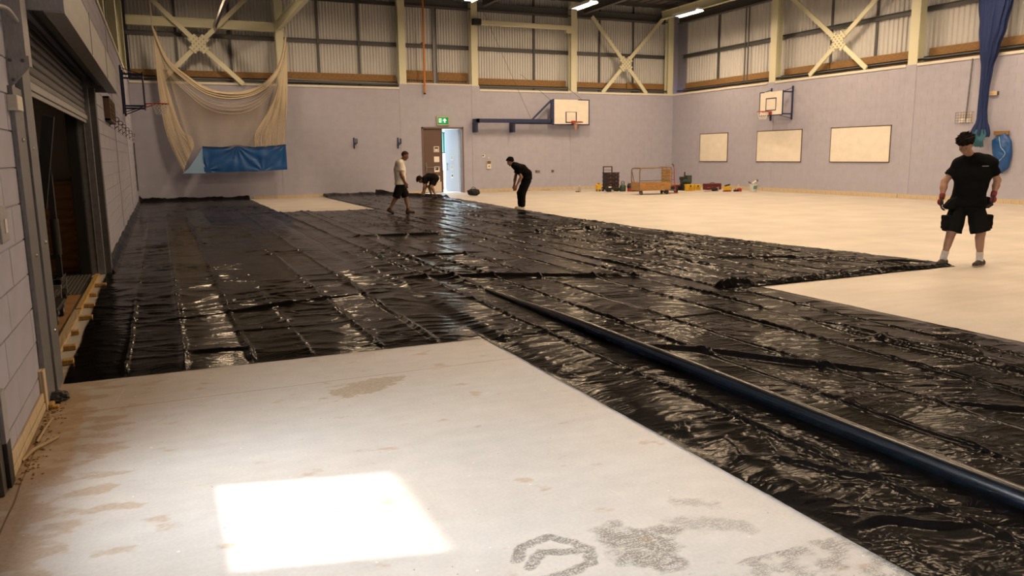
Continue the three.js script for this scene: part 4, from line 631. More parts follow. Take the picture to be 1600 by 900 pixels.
{ const t = thing('guarded_switch', 'wire cage over switches under a conduit on the right wall', 'switch cage', [XR, 2.62, -17.1], -Math.PI / 2); const w = []; for (let i = 0; i <= 6; i++) w.push(rod([-.28 + i * .093, -.17, .08], [-.28 + i * .093, .17, .08], .005, 5)); for (let i = 0; i <= 4; i++) w.push(rod([-.28, -.17 + i * .085, .08], [.28, -.17 + i * .085, .08], .005, 5)); for (const [x, y] of [[-.28, -.17], [.28, -.17], [-.28, .17], [.28, .17]]) w.push(rod([x, y, 0], [x, y, .08], .006, 5)); obj('cage', w, M.zincDark, t); obj('switch_box', rb(-.16, -.14, 0, .02, -.02, .05), M.white, t); obj('switch_box', rb(.08, -.14, 0, .2, -.03, .05), M.white, t); obj('back_plate', rb(-.27, -.16, 0, .27, .16, .008, .002), std([.5, .46, .44], .7), t); obj('conduit', rod([.04, -.05, .03], [.1, 1.8, .03], .022, 8), M.zinc, t); }
{ // blue net gathered into a hanging bundle, teal cords and a blue bag at its foot
  const t = thing('gathered_net', 'blue net bundled into a hanging rope on the right wall', 'net', [XR - .34, 0, -16.28], -Math.PI / 2);
  const prof = [[8.5, .62, .05], [7, .56, .06], [6, .46, .1], [5.2, .36, .07], [4.6, .24, .04], [4.05, .15, .0], [3.4, .125, -.02], [2.8, .12, -.03], [2.5, .135, -.02], [2.3, .2, -.03], [2.12, .27, -.06], [2.0, .28, -.08]];
  const nu = 96, pos = [], idx = []; const rows = 60; for (let j = 0; j <= rows; j++) { const y = lerp(8.5, 2.0, j / rows); let i = 0; while (i < prof.length - 2 && prof[i + 1][0] > y) i++; const k = sstep(0, 1, (prof[i][0] - y) / (prof[i][0] - prof[i + 1][0])), r = lerp(prof[i][1], prof[i + 1][1], k), cx = lerp(prof[i][2], prof[i + 1][2], k); for (let a = 0; a <= nu; a++) { const th = a / nu * 6.2832, f = 1 + .1 * Math.sin(th * 11 + y) + .06 * Math.sin(th * 19 - y * 2); pos.push(cx + Math.cos(th) * r * f, y, Math.sin(th) * Math.min(.22, r * .8 + .02) * f); if (j < rows && a < nu) { const q = j * (nu + 1) + a; idx.push(q, q + 1, q + nu + 1, q + 1, q + nu + 2, q + nu + 1); } } }
  const g = new THREE.BufferGeometry(); g.setAttribute('position', new THREE.Float32BufferAttribute(pos, 3)); g.setAttribute('uv', new THREE.Float32BufferAttribute(new Float32Array(pos.length / 3 * 2), 2)); g.setIndex(idx); g.computeVertexNormals();
  obj('bundle', g, std([.008, .022, .10], .85, { side: THREE.DoubleSide, bumpMap: T.cloth, bumpScale: .01 }), t);
  { const l = []; for (let k = 0; k < 26; k++) { const q = k / 25 - .5; l.push(tube([[q * .4 - .03, 2.22, .2 - Math.abs(q) * .2], [q * .56 - .06, 2.05, .24 - Math.abs(q) * .25], [q * .5 - .05, 1.9 - .05 * n2(k, 1), .2], [q * .42 - .05 + .03 * n2(k, 4), 1.72 + .08 * n2(k * 1.7, 2), .1]], .013 + .008 * rnd(), 14, 5)); } obj('teal_folds', l, std([.025, .12, .17], .8), t); }
  { const l = []; for (let k = 0; k < 7; k++) { const pts = []; for (let i = 0; i < 9; i++) pts.push([-.3 + .05 * n2(i * 1.3, k), 2.08 - i * .05, .2 + .05 * n2(i, k + 5)]); l.push(tube(pts, .015, 14, 5)); } obj('dark_tassel', l, M.black, t); }
}
{ const t = thing('net_bag', 'crumpled blue bag hung beside the foot of the bundled blue net', 'bag', [XR - .05, 0, -15.75], -Math.PI / 2);
  const sh = new THREE.Shape([[-.34, 1.9], [-.08, 2.08], [.1, 2.14], [.26, 1.86], [.31, 1.5], [.24, 1.05], [.1, .9], [-.06, .93], [-.16, 1.2], [-.3, 1.55]].map(([x, y]) => new THREE.Vector2(x, y)));
  const g = new THREE.SphereGeometry(1, 64, 48), p = g.attributes.position, pts = sh.getPoints(); const outline = (y) => { let lo = 9, hi = -9; for (let i = 0; i < pts.length; i++) { const a = pts[i], b = pts[(i + 1) % pts.length]; if ((a.y - y) * (b.y - y) <= 0 && a.y !== b.y) { const x = lerp(a.x, b.x, (y - a.y) / (b.y - a.y)); lo = Math.min(lo, x); hi = Math.max(hi, x); } } return [lo, hi]; };
  for (let i = 0; i < p.count; i++) { const yy = clamp(1.52 + p.getY(i) * .62, .91, 2.13), [lo, hi] = outline(yy), r = Math.sqrt(Math.max(1e-6, 1 - p.getY(i) ** 2)), cx = (lo + hi) / 2, hw = (hi - lo) / 2; const x = cx + clamp(p.getX(i) / r, -1, 1) * hw * Math.min(1, r * 1.4), f = .11 + .05 * Math.abs(n2(x * 5, yy * 3)) + .03 * Math.abs(n2(x * 12 + yy * 6, yy * 9)); p.setXYZ(i, x, yy, .02 + Math.max(0, p.getZ(i)) * f * 1.4); } g.computeVertexNormals(); obj('bag', g, M.blueVinyl, t);
  obj('strap', [tube([[-.06, 2.0, .14], [.06, 1.7, .2], [.2, 1.5, .18], [.02, 1.25, .19]], .012, 20, 5)], M.blueVinylLight, t);
  obj('rail', rb(-.3, 2.06, 0, .16, 2.17, .06), M.timberOld, t); }
// ---------------------------------------------------------------- people
function isoMesh(f, lo, hi, c) {                                // surface nets over a distance function
  const n = [0, 1, 2].map((k) => Math.ceil((hi[k] - lo[k]) / c) + 1), [nx, ny, nz] = n, val = new Float32Array(nx * ny * nz), id = new Int32Array(nx * ny * nz).fill(-1), pos = [], idx = [];
  for (let z = 0, i = 0; z < nz; z++) for (let y = 0; y < ny; y++) for (let x = 0; x < nx; x++, i++) val[i] = f(lo[0] + x * c, lo[1] + y * c, lo[2] + z * c);
  const at = (x, y, z) => x + nx * (y + ny * z), off = [0, 1, nx, nx + 1, nx * ny, nx * ny + 1, nx * ny + nx, nx * ny + nx + 1], E = [[0, 1], [2, 3], [4, 5], [6, 7], [0, 2], [1, 3], [4, 6], [5, 7], [0, 4], [1, 5], [2, 6], [3, 7]];
  for (let z = 0; z < nz - 1; z++) for (let y = 0; y < ny - 1; y++) for (let x = 0; x < nx - 1; x++) {
    const b = at(x, y, z); let inside = 0; for (let k = 0; k < 8; k++) if (val[b + off[k]] < 0) inside++; if (inside === 0 || inside === 8) continue;
    let sx = 0, sy = 0, sz = 0, m = 0; for (const [p, q] of E) { const a = val[b + off[p]], d = val[b + off[q]]; if ((a < 0) === (d < 0)) continue; const t = a / (a - d); sx += (p & 1) + t * ((q & 1) - (p & 1)); sy += (p >> 1 & 1) + t * ((q >> 1 & 1) - (p >> 1 & 1)); sz += (p >> 2 & 1) + t * ((q >> 2 & 1) - (p >> 2 & 1)); m++; }
    id[b] = pos.length / 3; pos.push(lo[0] + (x + sx / m) * c, lo[1] + (y + sy / m) * c, lo[2] + (z + sz / m) * c);
  }
  for (let z = 1; z < nz - 1; z++) for (let y = 1; y < ny - 1; y++) for (let x = 1; x < nx - 1; x++) {
    const b = at(x, y, z), s = val[b] < 0;
    for (const [d, u, v] of [[1, nx, nx * ny], [nx, nx * ny, 1], [nx * ny, 1, nx]]) { if (s === (val[b + d] < 0)) continue; const a = id[b], e = id[b - u], g = id[b - u - v], h = id[b - v]; if (a < 0 || e < 0 || g < 0 || h < 0) continue; if (s) idx.push(a, e, g, a, g, h); else idx.push(a, g, e, a, h, g); }
  }
  const g = new THREE.BufferGeometry(); g.setAttribute('position', new THREE.Float32BufferAttribute(pos, 3)); g.setAttribute('uv', new THREE.Float32BufferAttribute(new Float32Array(pos.length / 3 * 2), 2)); g.setIndex(idx); g.computeVertexNormals(); return g;
}
const smin = (a, b, k) => { const h = Math.max(k - Math.abs(a - b), 0) / k; return Math.min(a, b) - h * h * k * .25; };
function capD(x, y, z, b) { const dx = b[3] - b[0], dy = b[4] - b[1], dz = b[5] - b[2], px = x - b[0], py = y - b[1], pz = z - b[2]; const L = dx * dx + dy * dy + dz * dz, t = L ? clamp((px * dx + py * dy + pz * dz) / L) : 0; return Math.hypot(px - t * dx, py - t * dy, pz - t * dz) - lerp(b[6], b[7], t); }
const bonesD = (B, k) => (x, y, z) => { let d = 9; for (const b of B) d = smin(d, capD(x, y, z, b), k); return d; };
function bounds(B, m = .05) { const lo = [9, 9, 9], hi = [-9, -9, -9]; for (const b of B) for (let k = 0; k < 3; k++) { const r = Math.max(b[6], b[7]) + m; lo[k] = Math.min(lo[k], b[k] - r, b[k + 3] - r); hi[k] = Math.max(hi[k], b[k] + r, b[k + 3] + r); } return [lo, hi]; }
const mix3 = (a, b, t) => [lerp(a[0], b[0], t), lerp(a[1], b[1], t), lerp(a[2], b[2], t)];
const add3 = (a, b, s = 1) => [a[0] + b[0] * s, a[1] + b[1] * s, a[2] + b[2] * s];
const nrm = (a) => { const l = Math.hypot(...a); return a.map((v) => v / l); };
const crs = (a, b) => [a[1] * b[2] - a[2] * b[1], a[2] * b[0] - a[0] * b[2], a[0] * b[1] - a[1] * b[0]];
const bone = (a, b, r, r2 = r) => [...a, ...b, r, r2];
function handBones(w, dir, nor, side, curl, s = 1) {              // palm, four bent fingers of different lengths, thumb from the side of the palm
  dir = nrm(dir); let lat = nrm(crs(dir, nor)); nor = nrm(crs(lat, dir)); lat = lat.map((v) => v * side); const B = [];
  const at = (d, l, n) => add3(add3(add3(w, dir, d * s), lat, l * s), nor, n * s);
  for (const l of [-.028, -.009, .010, .029]) B.push([...at(-.01, l * .6, 0), ...at(.085, l, 0), .016 * s, .013 * s]);
  [[.030, .9, .0], [.010, 1.02, .1], [-.010, .95, .16], [-.029, .76, .24]].forEach(([l, len, x]) => { let p = at(.085, l, 0), a = curl * .35 + x * curl; for (const [seg, r] of [[.042, .0092], [.027, .0084], [.021, .0075]]) { const q = add3(add3(p, dir, Math.cos(a) * seg * len * s), nor, Math.sin(a) * seg * len * s); B.push([...p, ...q, r * s, r * .93 * s]); p = q; a += curl * .75; } });
  B.push([...at(.015, .026, .004), ...at(.055, .052, .014), .014 * s, .0105 * s], [...at(.055, .052, .014), ...at(.088, .056, .022), .0100 * s, .0082 * s]);
  return B;
}
function headParts(o) {                                          // o: centre, yaw (0 = towards the camera, + to the picture's right), pitch down, roll
  const m = new THREE.Matrix4().makeRotationFromEuler(new THREE.Euler(o.pitch, o.yaw, o.roll || 0, 'YXZ')).setPosition(...o.c), inv = m.clone().invert(), e = inv.elements;
  const loc = (x, y, z) => [e[0] * x + e[4] * y + e[8] * z + e[12], e[1] * x + e[5] * y + e[9] * z + e[13], e[2] * x + e[6] * y + e[10] * z + e[14]];
  const elp = (x, y, z, cx, cy, cz, a, b, c) => { const k = Math.hypot((x - cx) / a, (y - cy) / b, (z - cz) / c); return (k - 1) * Math.min(a, b, c); };
  const skull = (x, y, z) => smin(elp(x, y, z, 0, .025, -.012, .076, .092, .096), elp(x, y, z, 0, -.045, .03, .058, .07, .06), .05);
  const face = (X, Y, Z) => { const [x, y, z] = loc(X, Y, Z); if (Math.hypot(x, y, z) > .22) return .1; let d = skull(x, y, z); const ax = Math.abs(x);
    d = smin(d, capD(ax, y, z, [0, .008, .086, 0, -.03, .104, .009, .013]), .012); d = smin(d, capD(ax, y, z, [0, .026, .083, .042, .024, .072, .010, .009]), .014);
    d = smin(d, elp(ax, y, z, .078, -.008, -.008, .011, .031, .019), .012); d = smin(d, capD(ax, y, z, [0, -.06, .083, .019, -.062, .076, .0075, .005]), .008); d = smin(d, elp(ax, y, z, 0, -.1, .068, .022, .018, .018), .02); d = smin(d, elp(ax, y, z, .045, -.03, .058, .02, .024, .02), .02);
    const eye = Math.hypot(ax - .032, y - .004, z - .094) - .0145; return -smin(-d, eye, .008); };
  const hair = (X, Y, Z) => { const [x, y, z] = loc(X, Y, Z); const top = sstep(.0, .1, y), front = sstep(-.02, .09, z); let t = lerp(o.hairSide, o.hairTop, top) + o.curl * (n2(x * 55 + z * 21, y * 55 - z * 17) + .6 * n2(x * 90 + 7, z * 90 + y * 30)) * (.3 + top);
    let d = skull(x, y, z) - t; const line = lerp(-.035, .068 - (o.fringe || 0), sstep(-.03, .05, z)); d = Math.max(d, (line - y) * .8); d = Math.max(d, -(y + .065)); if (o.fringe) d = smin(d, elp(x, y, z, .0, .105, .07, .06, .036, .05) - o.curl * n2(x * 60, z * 60 + y * 40), .02); return d; };
  const lo = [-.16, -.19, -.17], hi = [.16, .2, .19]; const c = o.c;
  return { face, hair, lo: add3(c, lo), hi: add3(c, hi), place: (p) => V(...p).applyMatrix4(m).toArray() };
}
function person(label, at, o) {
  const P = thing('person', label, 'person', at, -.4183); const J = o.j, cell = o.cell || .014;
  const mid = (a, b) => mix3(a, b, .5), chest = o.chest || mix3(mid(J.shL, J.shR), mid(J.hipL, J.hipR), .28), pelvis = mid(J.hipL, J.hipR), waist = o.waist || mix3(chest, pelvis, .55), lat = nrm(add3(J.shR, J.shL, -1)), off = (p, s) => add3(p, lat, s), sh = mid(J.shL, J.shR);
  const torso = []; for (const s of [-1, 1]) torso.push(bone(off(pelvis, s * .06), off(waist, s * .055), .105, .10), bone(off(waist, s * .055), off(chest, s * .07), .10, .115), bone(off(chest, s * .07), off(sh, s * .1), .11, .065));
  torso.push(bone(J.shL, J.shR, .055), bone(J.hipL, J.hipR, .1)); for (const s of ['shL', 'shR']) torso.push(bone(add3(J.neck, [0, -.02, 0]), mix3(J.neck, J[s], .75), .05, .045));
  const limbs = []; for (const s of ['L', 'R']) { const [sho, el, wr, hip, kn, an] = ['sh', 'el', 'wr', 'hip', 'kn', 'an'].map((k) => J[k + s]); const back = nrm(add3(mix3(hip, an, .5), kn, -1)); limbs.push(bone(sho, el, .056, .041), bone(el, mix3(el, wr, .35), .042, .043), bone(mix3(el, wr, .35), wr, .042, .027), bone(hip, kn, .09, .058), bone(kn, an, .056, .036), bone(add3(mix3(kn, an, .2), back, .02), add3(mix3(kn, an, .5), back, .012), .05, .04), bone(J['he' + s], J['to' + s], .032, .026)); }
  const H = headParts(o.head), neck = [bone(J.neck, add3(o.head.c, [0, -.045, 0]), .056, .052)];
  const all = [...torso, ...limbs, ...neck], body = bonesD(all, .035), [lo, hi] = bounds(all, .03); const fl = (x, y, z) => smin(body(x, y, z), H.face(x, y, z), .03);
  for (let k = 0; k < 3; k++) { hi[k] = Math.max(hi[k], H.hi[k]); lo[k] = Math.min(lo[k], H.lo[k]); }
  const neckFade = bonesD(neck, .03); const parts = [isoMesh(body, lo, hi, cell), isoMesh((x, y, z) => smin(H.face(x, y, z), neckFade(x, y, z) + .001, .03), H.lo, H.hi, .005)];
  const skin = std(o.skin, .55);
  if (!o.gloves) for (const s of ['L', 'R']) { const hb = handBones(J['wr' + s], o.hand[s].dir, o.hand[s].nor, o.hand[s].side, o.hand[s].curl); const [a, b] = bounds(hb, .015); parts.push(isoMesh(bonesD(hb, .008), a, b, .0042)); }
  obj('body', parts, skin, P);
  if (o.gloves) for (const s of ['L', 'R']) { const hb = handBones(J['wr' + s], o.hand[s].dir, o.hand[s].nor, o.hand[s].side, o.hand[s].curl, 1.06); hb.push(bone(mix3(J['wr' + s], J['el' + s], .16), J['wr' + s], .036, .03)); const [a, b] = bounds(hb, .015); const gl = obj('glove', isoMesh(bonesD(hb, .008), a, b, .0042), std([.016, .013, .013], .8), P); const kn = add3(J['wr' + s], nrm(o.hand[s].dir), .045), back = o.hand[s].back; obj('knuckle_patch', ell(...add3(kn, back, .012), .043, .05, .03, 12), std([.20, .012, .012], .7), gl); obj('cuff', isoMesh(bonesD([bone(mix3(J['wr' + s], J['el' + s], .05), mix3(J['wr' + s], J['el' + s], .2), .037, .039)], .01), add3(J['wr' + s], [-.12, -.1, -.12]), add3(J['wr' + s], [.12, .14, .12]), .006), std([.17, .012, .012], .7), gl); }
  // hair, eyes
  obj('hair', isoMesh(H.hair, H.lo, H.hi, .005), cloth(o.hairColor), P);
  for (const s of [-1, 1]) { const e = obj('eye', new THREE.SphereGeometry(.0115, 10, 8).translate(...H.place([s * .032, .004, .084])), std([.26, .23, .2], .4), P); obj('iris', new THREE.SphereGeometry(.006, 8, 6).translate(...H.place([s * .032, .002, .0925])), std([.03, .02, .015], .2), e); }
  // shirt
  { const S = o.shirt, B = torso.map((b) => { const c = [...b]; c[6] += S.loose; c[7] += S.loose; return c; }), cuts = []; for (const s of ['L', 'R']) { const e = mix3(J['sh' + s], J['el' + s], S.sleeve), d = nrm(add3(J['el' + s], J['sh' + s], -1)); cuts.push([bone(J['sh' + s], e, .066, .078), e, d]); }
    const TD = bonesD(B, .05), hemN = nrm(add3(waist, pelvis, -1)), hemP = add3(pelvis, hemN, S.hem), neckP = add3(J.neck, [0, .045, 0]);
    const f = (x, y, z) => { let d = TD(x, y, z); for (const [b, e, n] of cuts) { let q = capD(x, y, z, b); q = Math.max(q, (x - e[0]) * n[0] + (y - e[1]) * n[1] + (z - e[2]) * n[2]); d = smin(d, q, .035); } d += .011 * n2(x * 7 + z * 5, y * 11 + z * 3) + .006 * n2(x * 17, y * 19 + z * 13); d = Math.max(d, -((x - hemP[0]) * hemN[0] + (y - hemP[1]) * hemN[1] + (z - hemP[2]) * hemN[2])); return Math.max(d, .062 - Math.hypot(x - neckP[0], y - neckP[1], z - neckP[2])); };
    const [a, b] = bounds([...B, ...cuts.map((c) => c[0])], .04); const m = obj('t_shirt', isoMesh(f, a, b, Math.min(cell, .014)), cloth(S.color), P);
    if (S.mark) obj('chest_mark', rb(...S.mark, .002).rotateY(0), std([.35, .35, .36], .7), m); }
  // shorts or trousers
  { const S = o.legs, B = [bone(J.hipL, J.hipR, .115), bone(off(pelvis, -.05), off(mix3(pelvis, waist, .45), -.05), .118, .115), bone(off(pelvis, .05), off(mix3(pelvis, waist, .45), .05), .118, .115)], cuts = []; for (const s of ['L', 'R']) { const kn = J['kn' + s], hip = J['hip' + s], an = J['an' + s]; if (S.long) { const bk = S.bulk || 0; cuts.push([bone(hip, kn, .108 + bk, .082 + bk), null], [bone(kn, mix3(kn, an, .9), .082 + bk, .066 + bk), null]); } else { const e = mix3(hip, kn, S.to); cuts.push([bone(hip, e, .112, S.wide), e, nrm(add3(kn, hip, -1))]); } }
    const T0 = bonesD(B, .04), f = (x, y, z) => { let d = T0(x, y, z); for (const [b, e, n] of cuts) { let q = capD(x, y, z, b); if (e) q = Math.max(q, (x - e[0]) * n[0] + (y - e[1]) * n[1] + (z - e[2]) * n[2]); d = smin(d, q, .03); } return d + .009 * n2(x * 9 + 5, y * 12 + z * 7) + .005 * n2(x * 22, y * 16 + z * 19); };
    const [a, b] = bounds([...B, ...cuts.map((c) => c[0])], .04); const m = obj(S.long ? 'trousers' : 'shorts', isoMesh(f, a, b, Math.min(cell, .014)), cloth(S.color), P);
    for (const p of S.pockets || []) obj('cargo_pocket', isoMesh((x, y, z) => { const q = [Math.abs(x - p[0]) - p[3] + .02, Math.abs(y - p[1]) - p[4] + .02, Math.abs(z - p[2]) - p[5] + .02]; return Math.hypot(Math.max(q[0], 0), Math.max(q[1], 0), Math.max(q[2], 0)) - .02 + .01 * n2(x * 20, y * 24); }, [p[0] - .14, p[1] - .16, p[2] - .14], [p[0] + .14, p[1] + .16, p[2] + .14], .01), cloth(S.color), m);
    for (const h of S.holsters || []) obj('holster_pocket', new THREE.ExtrudeGeometry(new THREE.Shape(h.map(([x, y]) => new THREE.Vector2(x, y))), { depth: .07, bevelSize: .008, bevelThickness: .01, bevelSegments: 2 }).translate(0, 0, -.03), cloth(S.color), m);
    if (S.belt) for (const k of [0, 1]) { const c = mix3(pelvis, waist, .35 + k * .35); const l = []; for (let i = -6; i <= 6; i++) { const a = i / 6 * 1.4; l.push([c[0] + Math.sin(a) * .125 + .015, c[1] + .02 * Math.sin(a), c[2] + .06 + Math.cos(a) * .12]); } obj('belt', tube(l, .013, 20, 6), std([.10, .10, .105], .6), m); } }
  // shoes and socks
  for (const s of ['L', 'R']) { const he = J['he' + s], to = J['to' + s], an = J['an' + s], F = o.shoes; const B = [bone(he, mix3(he, to, .5), .042, .044), bone(mix3(he, to, .45), to, .046, .036), bone(add3(he, [0, .01, 0]), mix3(he, an, F.high), .044, .046)], fy = Math.min(he[1], to[1]) - .036, plane = [he, to]; const d = nrm(add3(to, he, -1)), up = nrm(crs(crs(d, [0, 1, 0]), d)); const under = (x, y, z) => -((x - he[0]) * up[0] + (y - he[1]) * up[1] + (z - he[2]) * up[2]) - .032; const f0 = bonesD(B, .03); const [a, b] = bounds(B, .03); const m = obj('shoe', isoMesh((x, y, z) => Math.max(f0(x, y, z), under(x, y, z)), a, b, .008), std(F.color, .7), P); const f1 = bonesD(B.slice(0, 2), .02); obj('sole', isoMesh((x, y, z) => Math.max(f1(x, y, z) - .006, under(x, y, z) - .004, -under(x, y, z) - .02), add3(a, [-.01, -.02, -.01]), b, .007), std(F.sole, .7), m);
    if (o.socks) { const B2 = [bone(mix3(he, an, .5), an, .045, .042), bone(an, mix3(an, J['kn' + s], o.socks.to), .042, .05)], [p, q] = bounds(B2, .03), end = mix3(an, J['kn' + s], o.socks.to), n = nrm(add3(J['kn' + s], an, -1)), f = bonesD(B2, .02); obj('sock', isoMesh((x, y, z) => Math.max(f(x, y, z), (x - end[0]) * n[0] + (y - end[1]) * n[1] + (z - end[2]) * n[2]), p, q, .008), std(o.socks.color, .85), P); } }
  return P;
}
const cloth = (c) => new THREE.MeshPhysicalMaterial({ color: new THREE.Color().setRGB(...c), roughness: .92, specularIntensity: .15, bumpMap: T.cloth, bumpScale: .001 });
const D = Math.PI / 180, BLACKCLOTH = [.0042, .004, .0042], SKIN = [.32, .175, .11];
person('dark haired man in black T-shirt, shorts and red work gloves standing on the right', [10.25, 0, -7.42], {
  cell: .012, skin: SKIN, hairColor: [.012, .009, .008], gloves: true,
  head: { c: [-.075, 1.685, .055], yaw: -46 * D, pitch: 33 * D, roll: 0, hairSide: .010, hairTop: .042, curl: .032, fringe: .008 },
  j: { neck: [.07, 1.515, -.01], shL: [-.06, 1.415, -.085], shR: [.27, 1.435, .085], elL: [-.235, 1.18, -.11], elR: [.405, 1.2, .06], wrL: [-.305, .95, -.02], wrR: [.31, .985, .15], hipL: [-.035, .86, -.04], hipR: [.135, .86, .04], knL: [-.135, .47, -.01], knR: [.22, .47, .09], anL: [-.19, .10, -.06], anR: [.255, .09, .06], heL: [-.145, .036, -.11], toL: [-.315, .036, .05], heR: [.325, .036, .0], toR: [.125, .036, .18] },
  hand: { L: { dir: [-.12, -1, .12], nor: [.9, 0, .4], side: 1, curl: .65, back: [-.9, 0, -.3] }, R: { dir: [-.14, -1, .1], nor: [-.9, 0, -.4], side: 1, curl: .8, back: [.5, 0, .7] } },
  shirt: { color: BLACKCLOTH, loose: .043, sleeve: .66, hem: -.03, mark: [.10, 1.395, .185, .19, 1.402, .19] },
  legs: { color: [.0075, .007, .0068], to: .97, wide: .13, pockets: [[-.215, .62, -.01, .045, .1, .08], [.30, .63, .08, .045, .1, .08]], holsters: [[[-.13, .97], [-.2, .93], [-.275, .84], [-.24, .81], [-.12, .82]], [[.24, .98], [.33, .96], [.385, .86], [.33, .82], [.24, .82]]] },
  shoes: { color: [.035, .028, .022], sole: [.40, .35, .30], high: .55 }, socks: { color: [.62, .58, .53], to: .3 } });
person('man in white T-shirt, dark shorts and brown boots walking over the black sheet', [6.09, 0.02, -21.4], {
  cell: .016, skin: [.27, .14, .085], hairColor: [.075, .042, .028],
  head: { c: [.185, 1.615, 0], yaw: 90 * D, pitch: 22 * D, hairSide: .004, hairTop: .007, curl: .002 },
  j: { neck: [.06, 1.455, 0], shL: [.035, 1.39, .165], shR: [.0, 1.40, -.165], elL: [.09, 1.11, .2], elR: [.03, 1.12, -.2], wrL: [.19, .87, .18], wrR: [.13, .87, -.18], hipL: [.03, .83, .085], hipR: [.03, .83, -.085], knL: [-.095, .45, .09], knR: [.165, .46, -.08], anL: [-.28, .15, .09], anR: [.205, .12, -.08], heL: [-.32, .10, .09], toL: [-.19, .036, .1], heR: [.18, .036, -.08], toR: [.37, .036, -.08] },
  hand: { L: { dir: [.3, -1, 0], nor: [0, 0, -1], side: 1, curl: .5, back: [0, 0, 1] }, R: { dir: [.2, -1, 0], nor: [0, 0, 1], side: -1, curl: .5, back: [0, 0, -1] } },
  shirt: { color: [.78, .74, .69], loose: .045, sleeve: .72, hem: -.02 }, legs: { color: [.014, .012, .011], to: .98, wide: .115 }, shoes: { color: [.06, .027, .014], sole: [.03, .02, .015], high: 1 } });
person('man in black T-shirt and trousers with white shoes bending over beside the sheet edge', [9.74, 0.02, -21.15], {
  cell: .016, skin: SKIN, hairColor: [.010, .008, .007], chest: [.02, 1.16, 0], waist: [.16, 1.03, 0],
  head: { c: [-.315, 1.405, .0], yaw: -90 * D, pitch: 26 * D, hairSide: .012, hairTop: .022, curl: .012 },
  j: { neck: [-.19, 1.32, 0], shL: [-.1, 1.22, .17], shR: [-.1, 1.24, -.17], elL: [.0, .955, .2], elR: [-.17, .95, -.17], wrL: [-.14, .7, .15], wrR: [-.21, .7, -.1], hipL: [.17, .86, .085], hipR: [.15, .86, -.085], knL: [.03, .47, .1], knR: [-.03, .47, -.09], anL: [.03, .10, .1], anR: [-.02, .10, -.08], heL: [.06, .036, .1], toL: [-.12, .036, .11], heR: [.02, .036, -.08], toR: [-.17, .036, -.08] },
  hand: { L: { dir: [-.35, -1, -.1], nor: [0, 0, -1], side: -1, curl: .6, back: [0, 0, 1] }, R: { dir: [.05, -1, 0], nor: [0, 0, 1], side: 1, curl: .6, back: [0, 0, -1] } },
  shirt: { color: BLACKCLOTH, loose: .05, sleeve: .6, hem: .02 }, legs: { color: [.006, .006, .0065], long: true, belt: true, bulk: .02 }, shoes: { color: [.62, .58, .52], sole: [.5, .46, .4], high: .3 } });
person('person in dark clothes and boots crouching over the sheet end by the doorway', [9.45, 0.03, -28.6], {
  cell: .016, skin: [.34, .2, .13], hairColor: [.02, .013, .010], chest: [-.14, .79, 0], waist: [.02, .80, 0],
  head: { c: [-.47, .69, .02], yaw: -90 * D, pitch: 68 * D, hairSide: .02, hairTop: .04, curl: .02 },
  j: { neck: [-.33, .76, 0], shL: [-.26, .76, .165], shR: [-.26, .76, -.165], elL: [-.30, .47, .2], elR: [-.27, .47, -.18], wrL: [-.37, .25, .12], wrR: [-.33, .25, -.1], hipL: [.13, .74, .085], hipR: [.12, .74, -.085], knL: [-.03, .42, .16], knR: [-.16, .42, -.14], anL: [.10, .11, .13], anR: [-.07, .11, -.12], heL: [.13, .036, .13], toL: [-.06, .036, .15], heR: [-.04, .036, -.12], toR: [-.22, .036, -.12] },
  hand: { L: { dir: [-.2, -1, 0], nor: [0, 0, -1], side: -1, curl: .7, back: [0, 0, 1] }, R: { dir: [-.2, -1, 0], nor: [0, 0, 1], side: 1, curl: .7, back: [0, 0, -1] } },
  shirt: { color: [.010, .0095, .010], loose: .03, sleeve: .7, hem: .02 }, legs: { color: [.013, .012, .011], to: .75, wide: .105 }, shoes: { color: [.02, .015, .011], sole: [.015, .012, .01], high: 1 } });
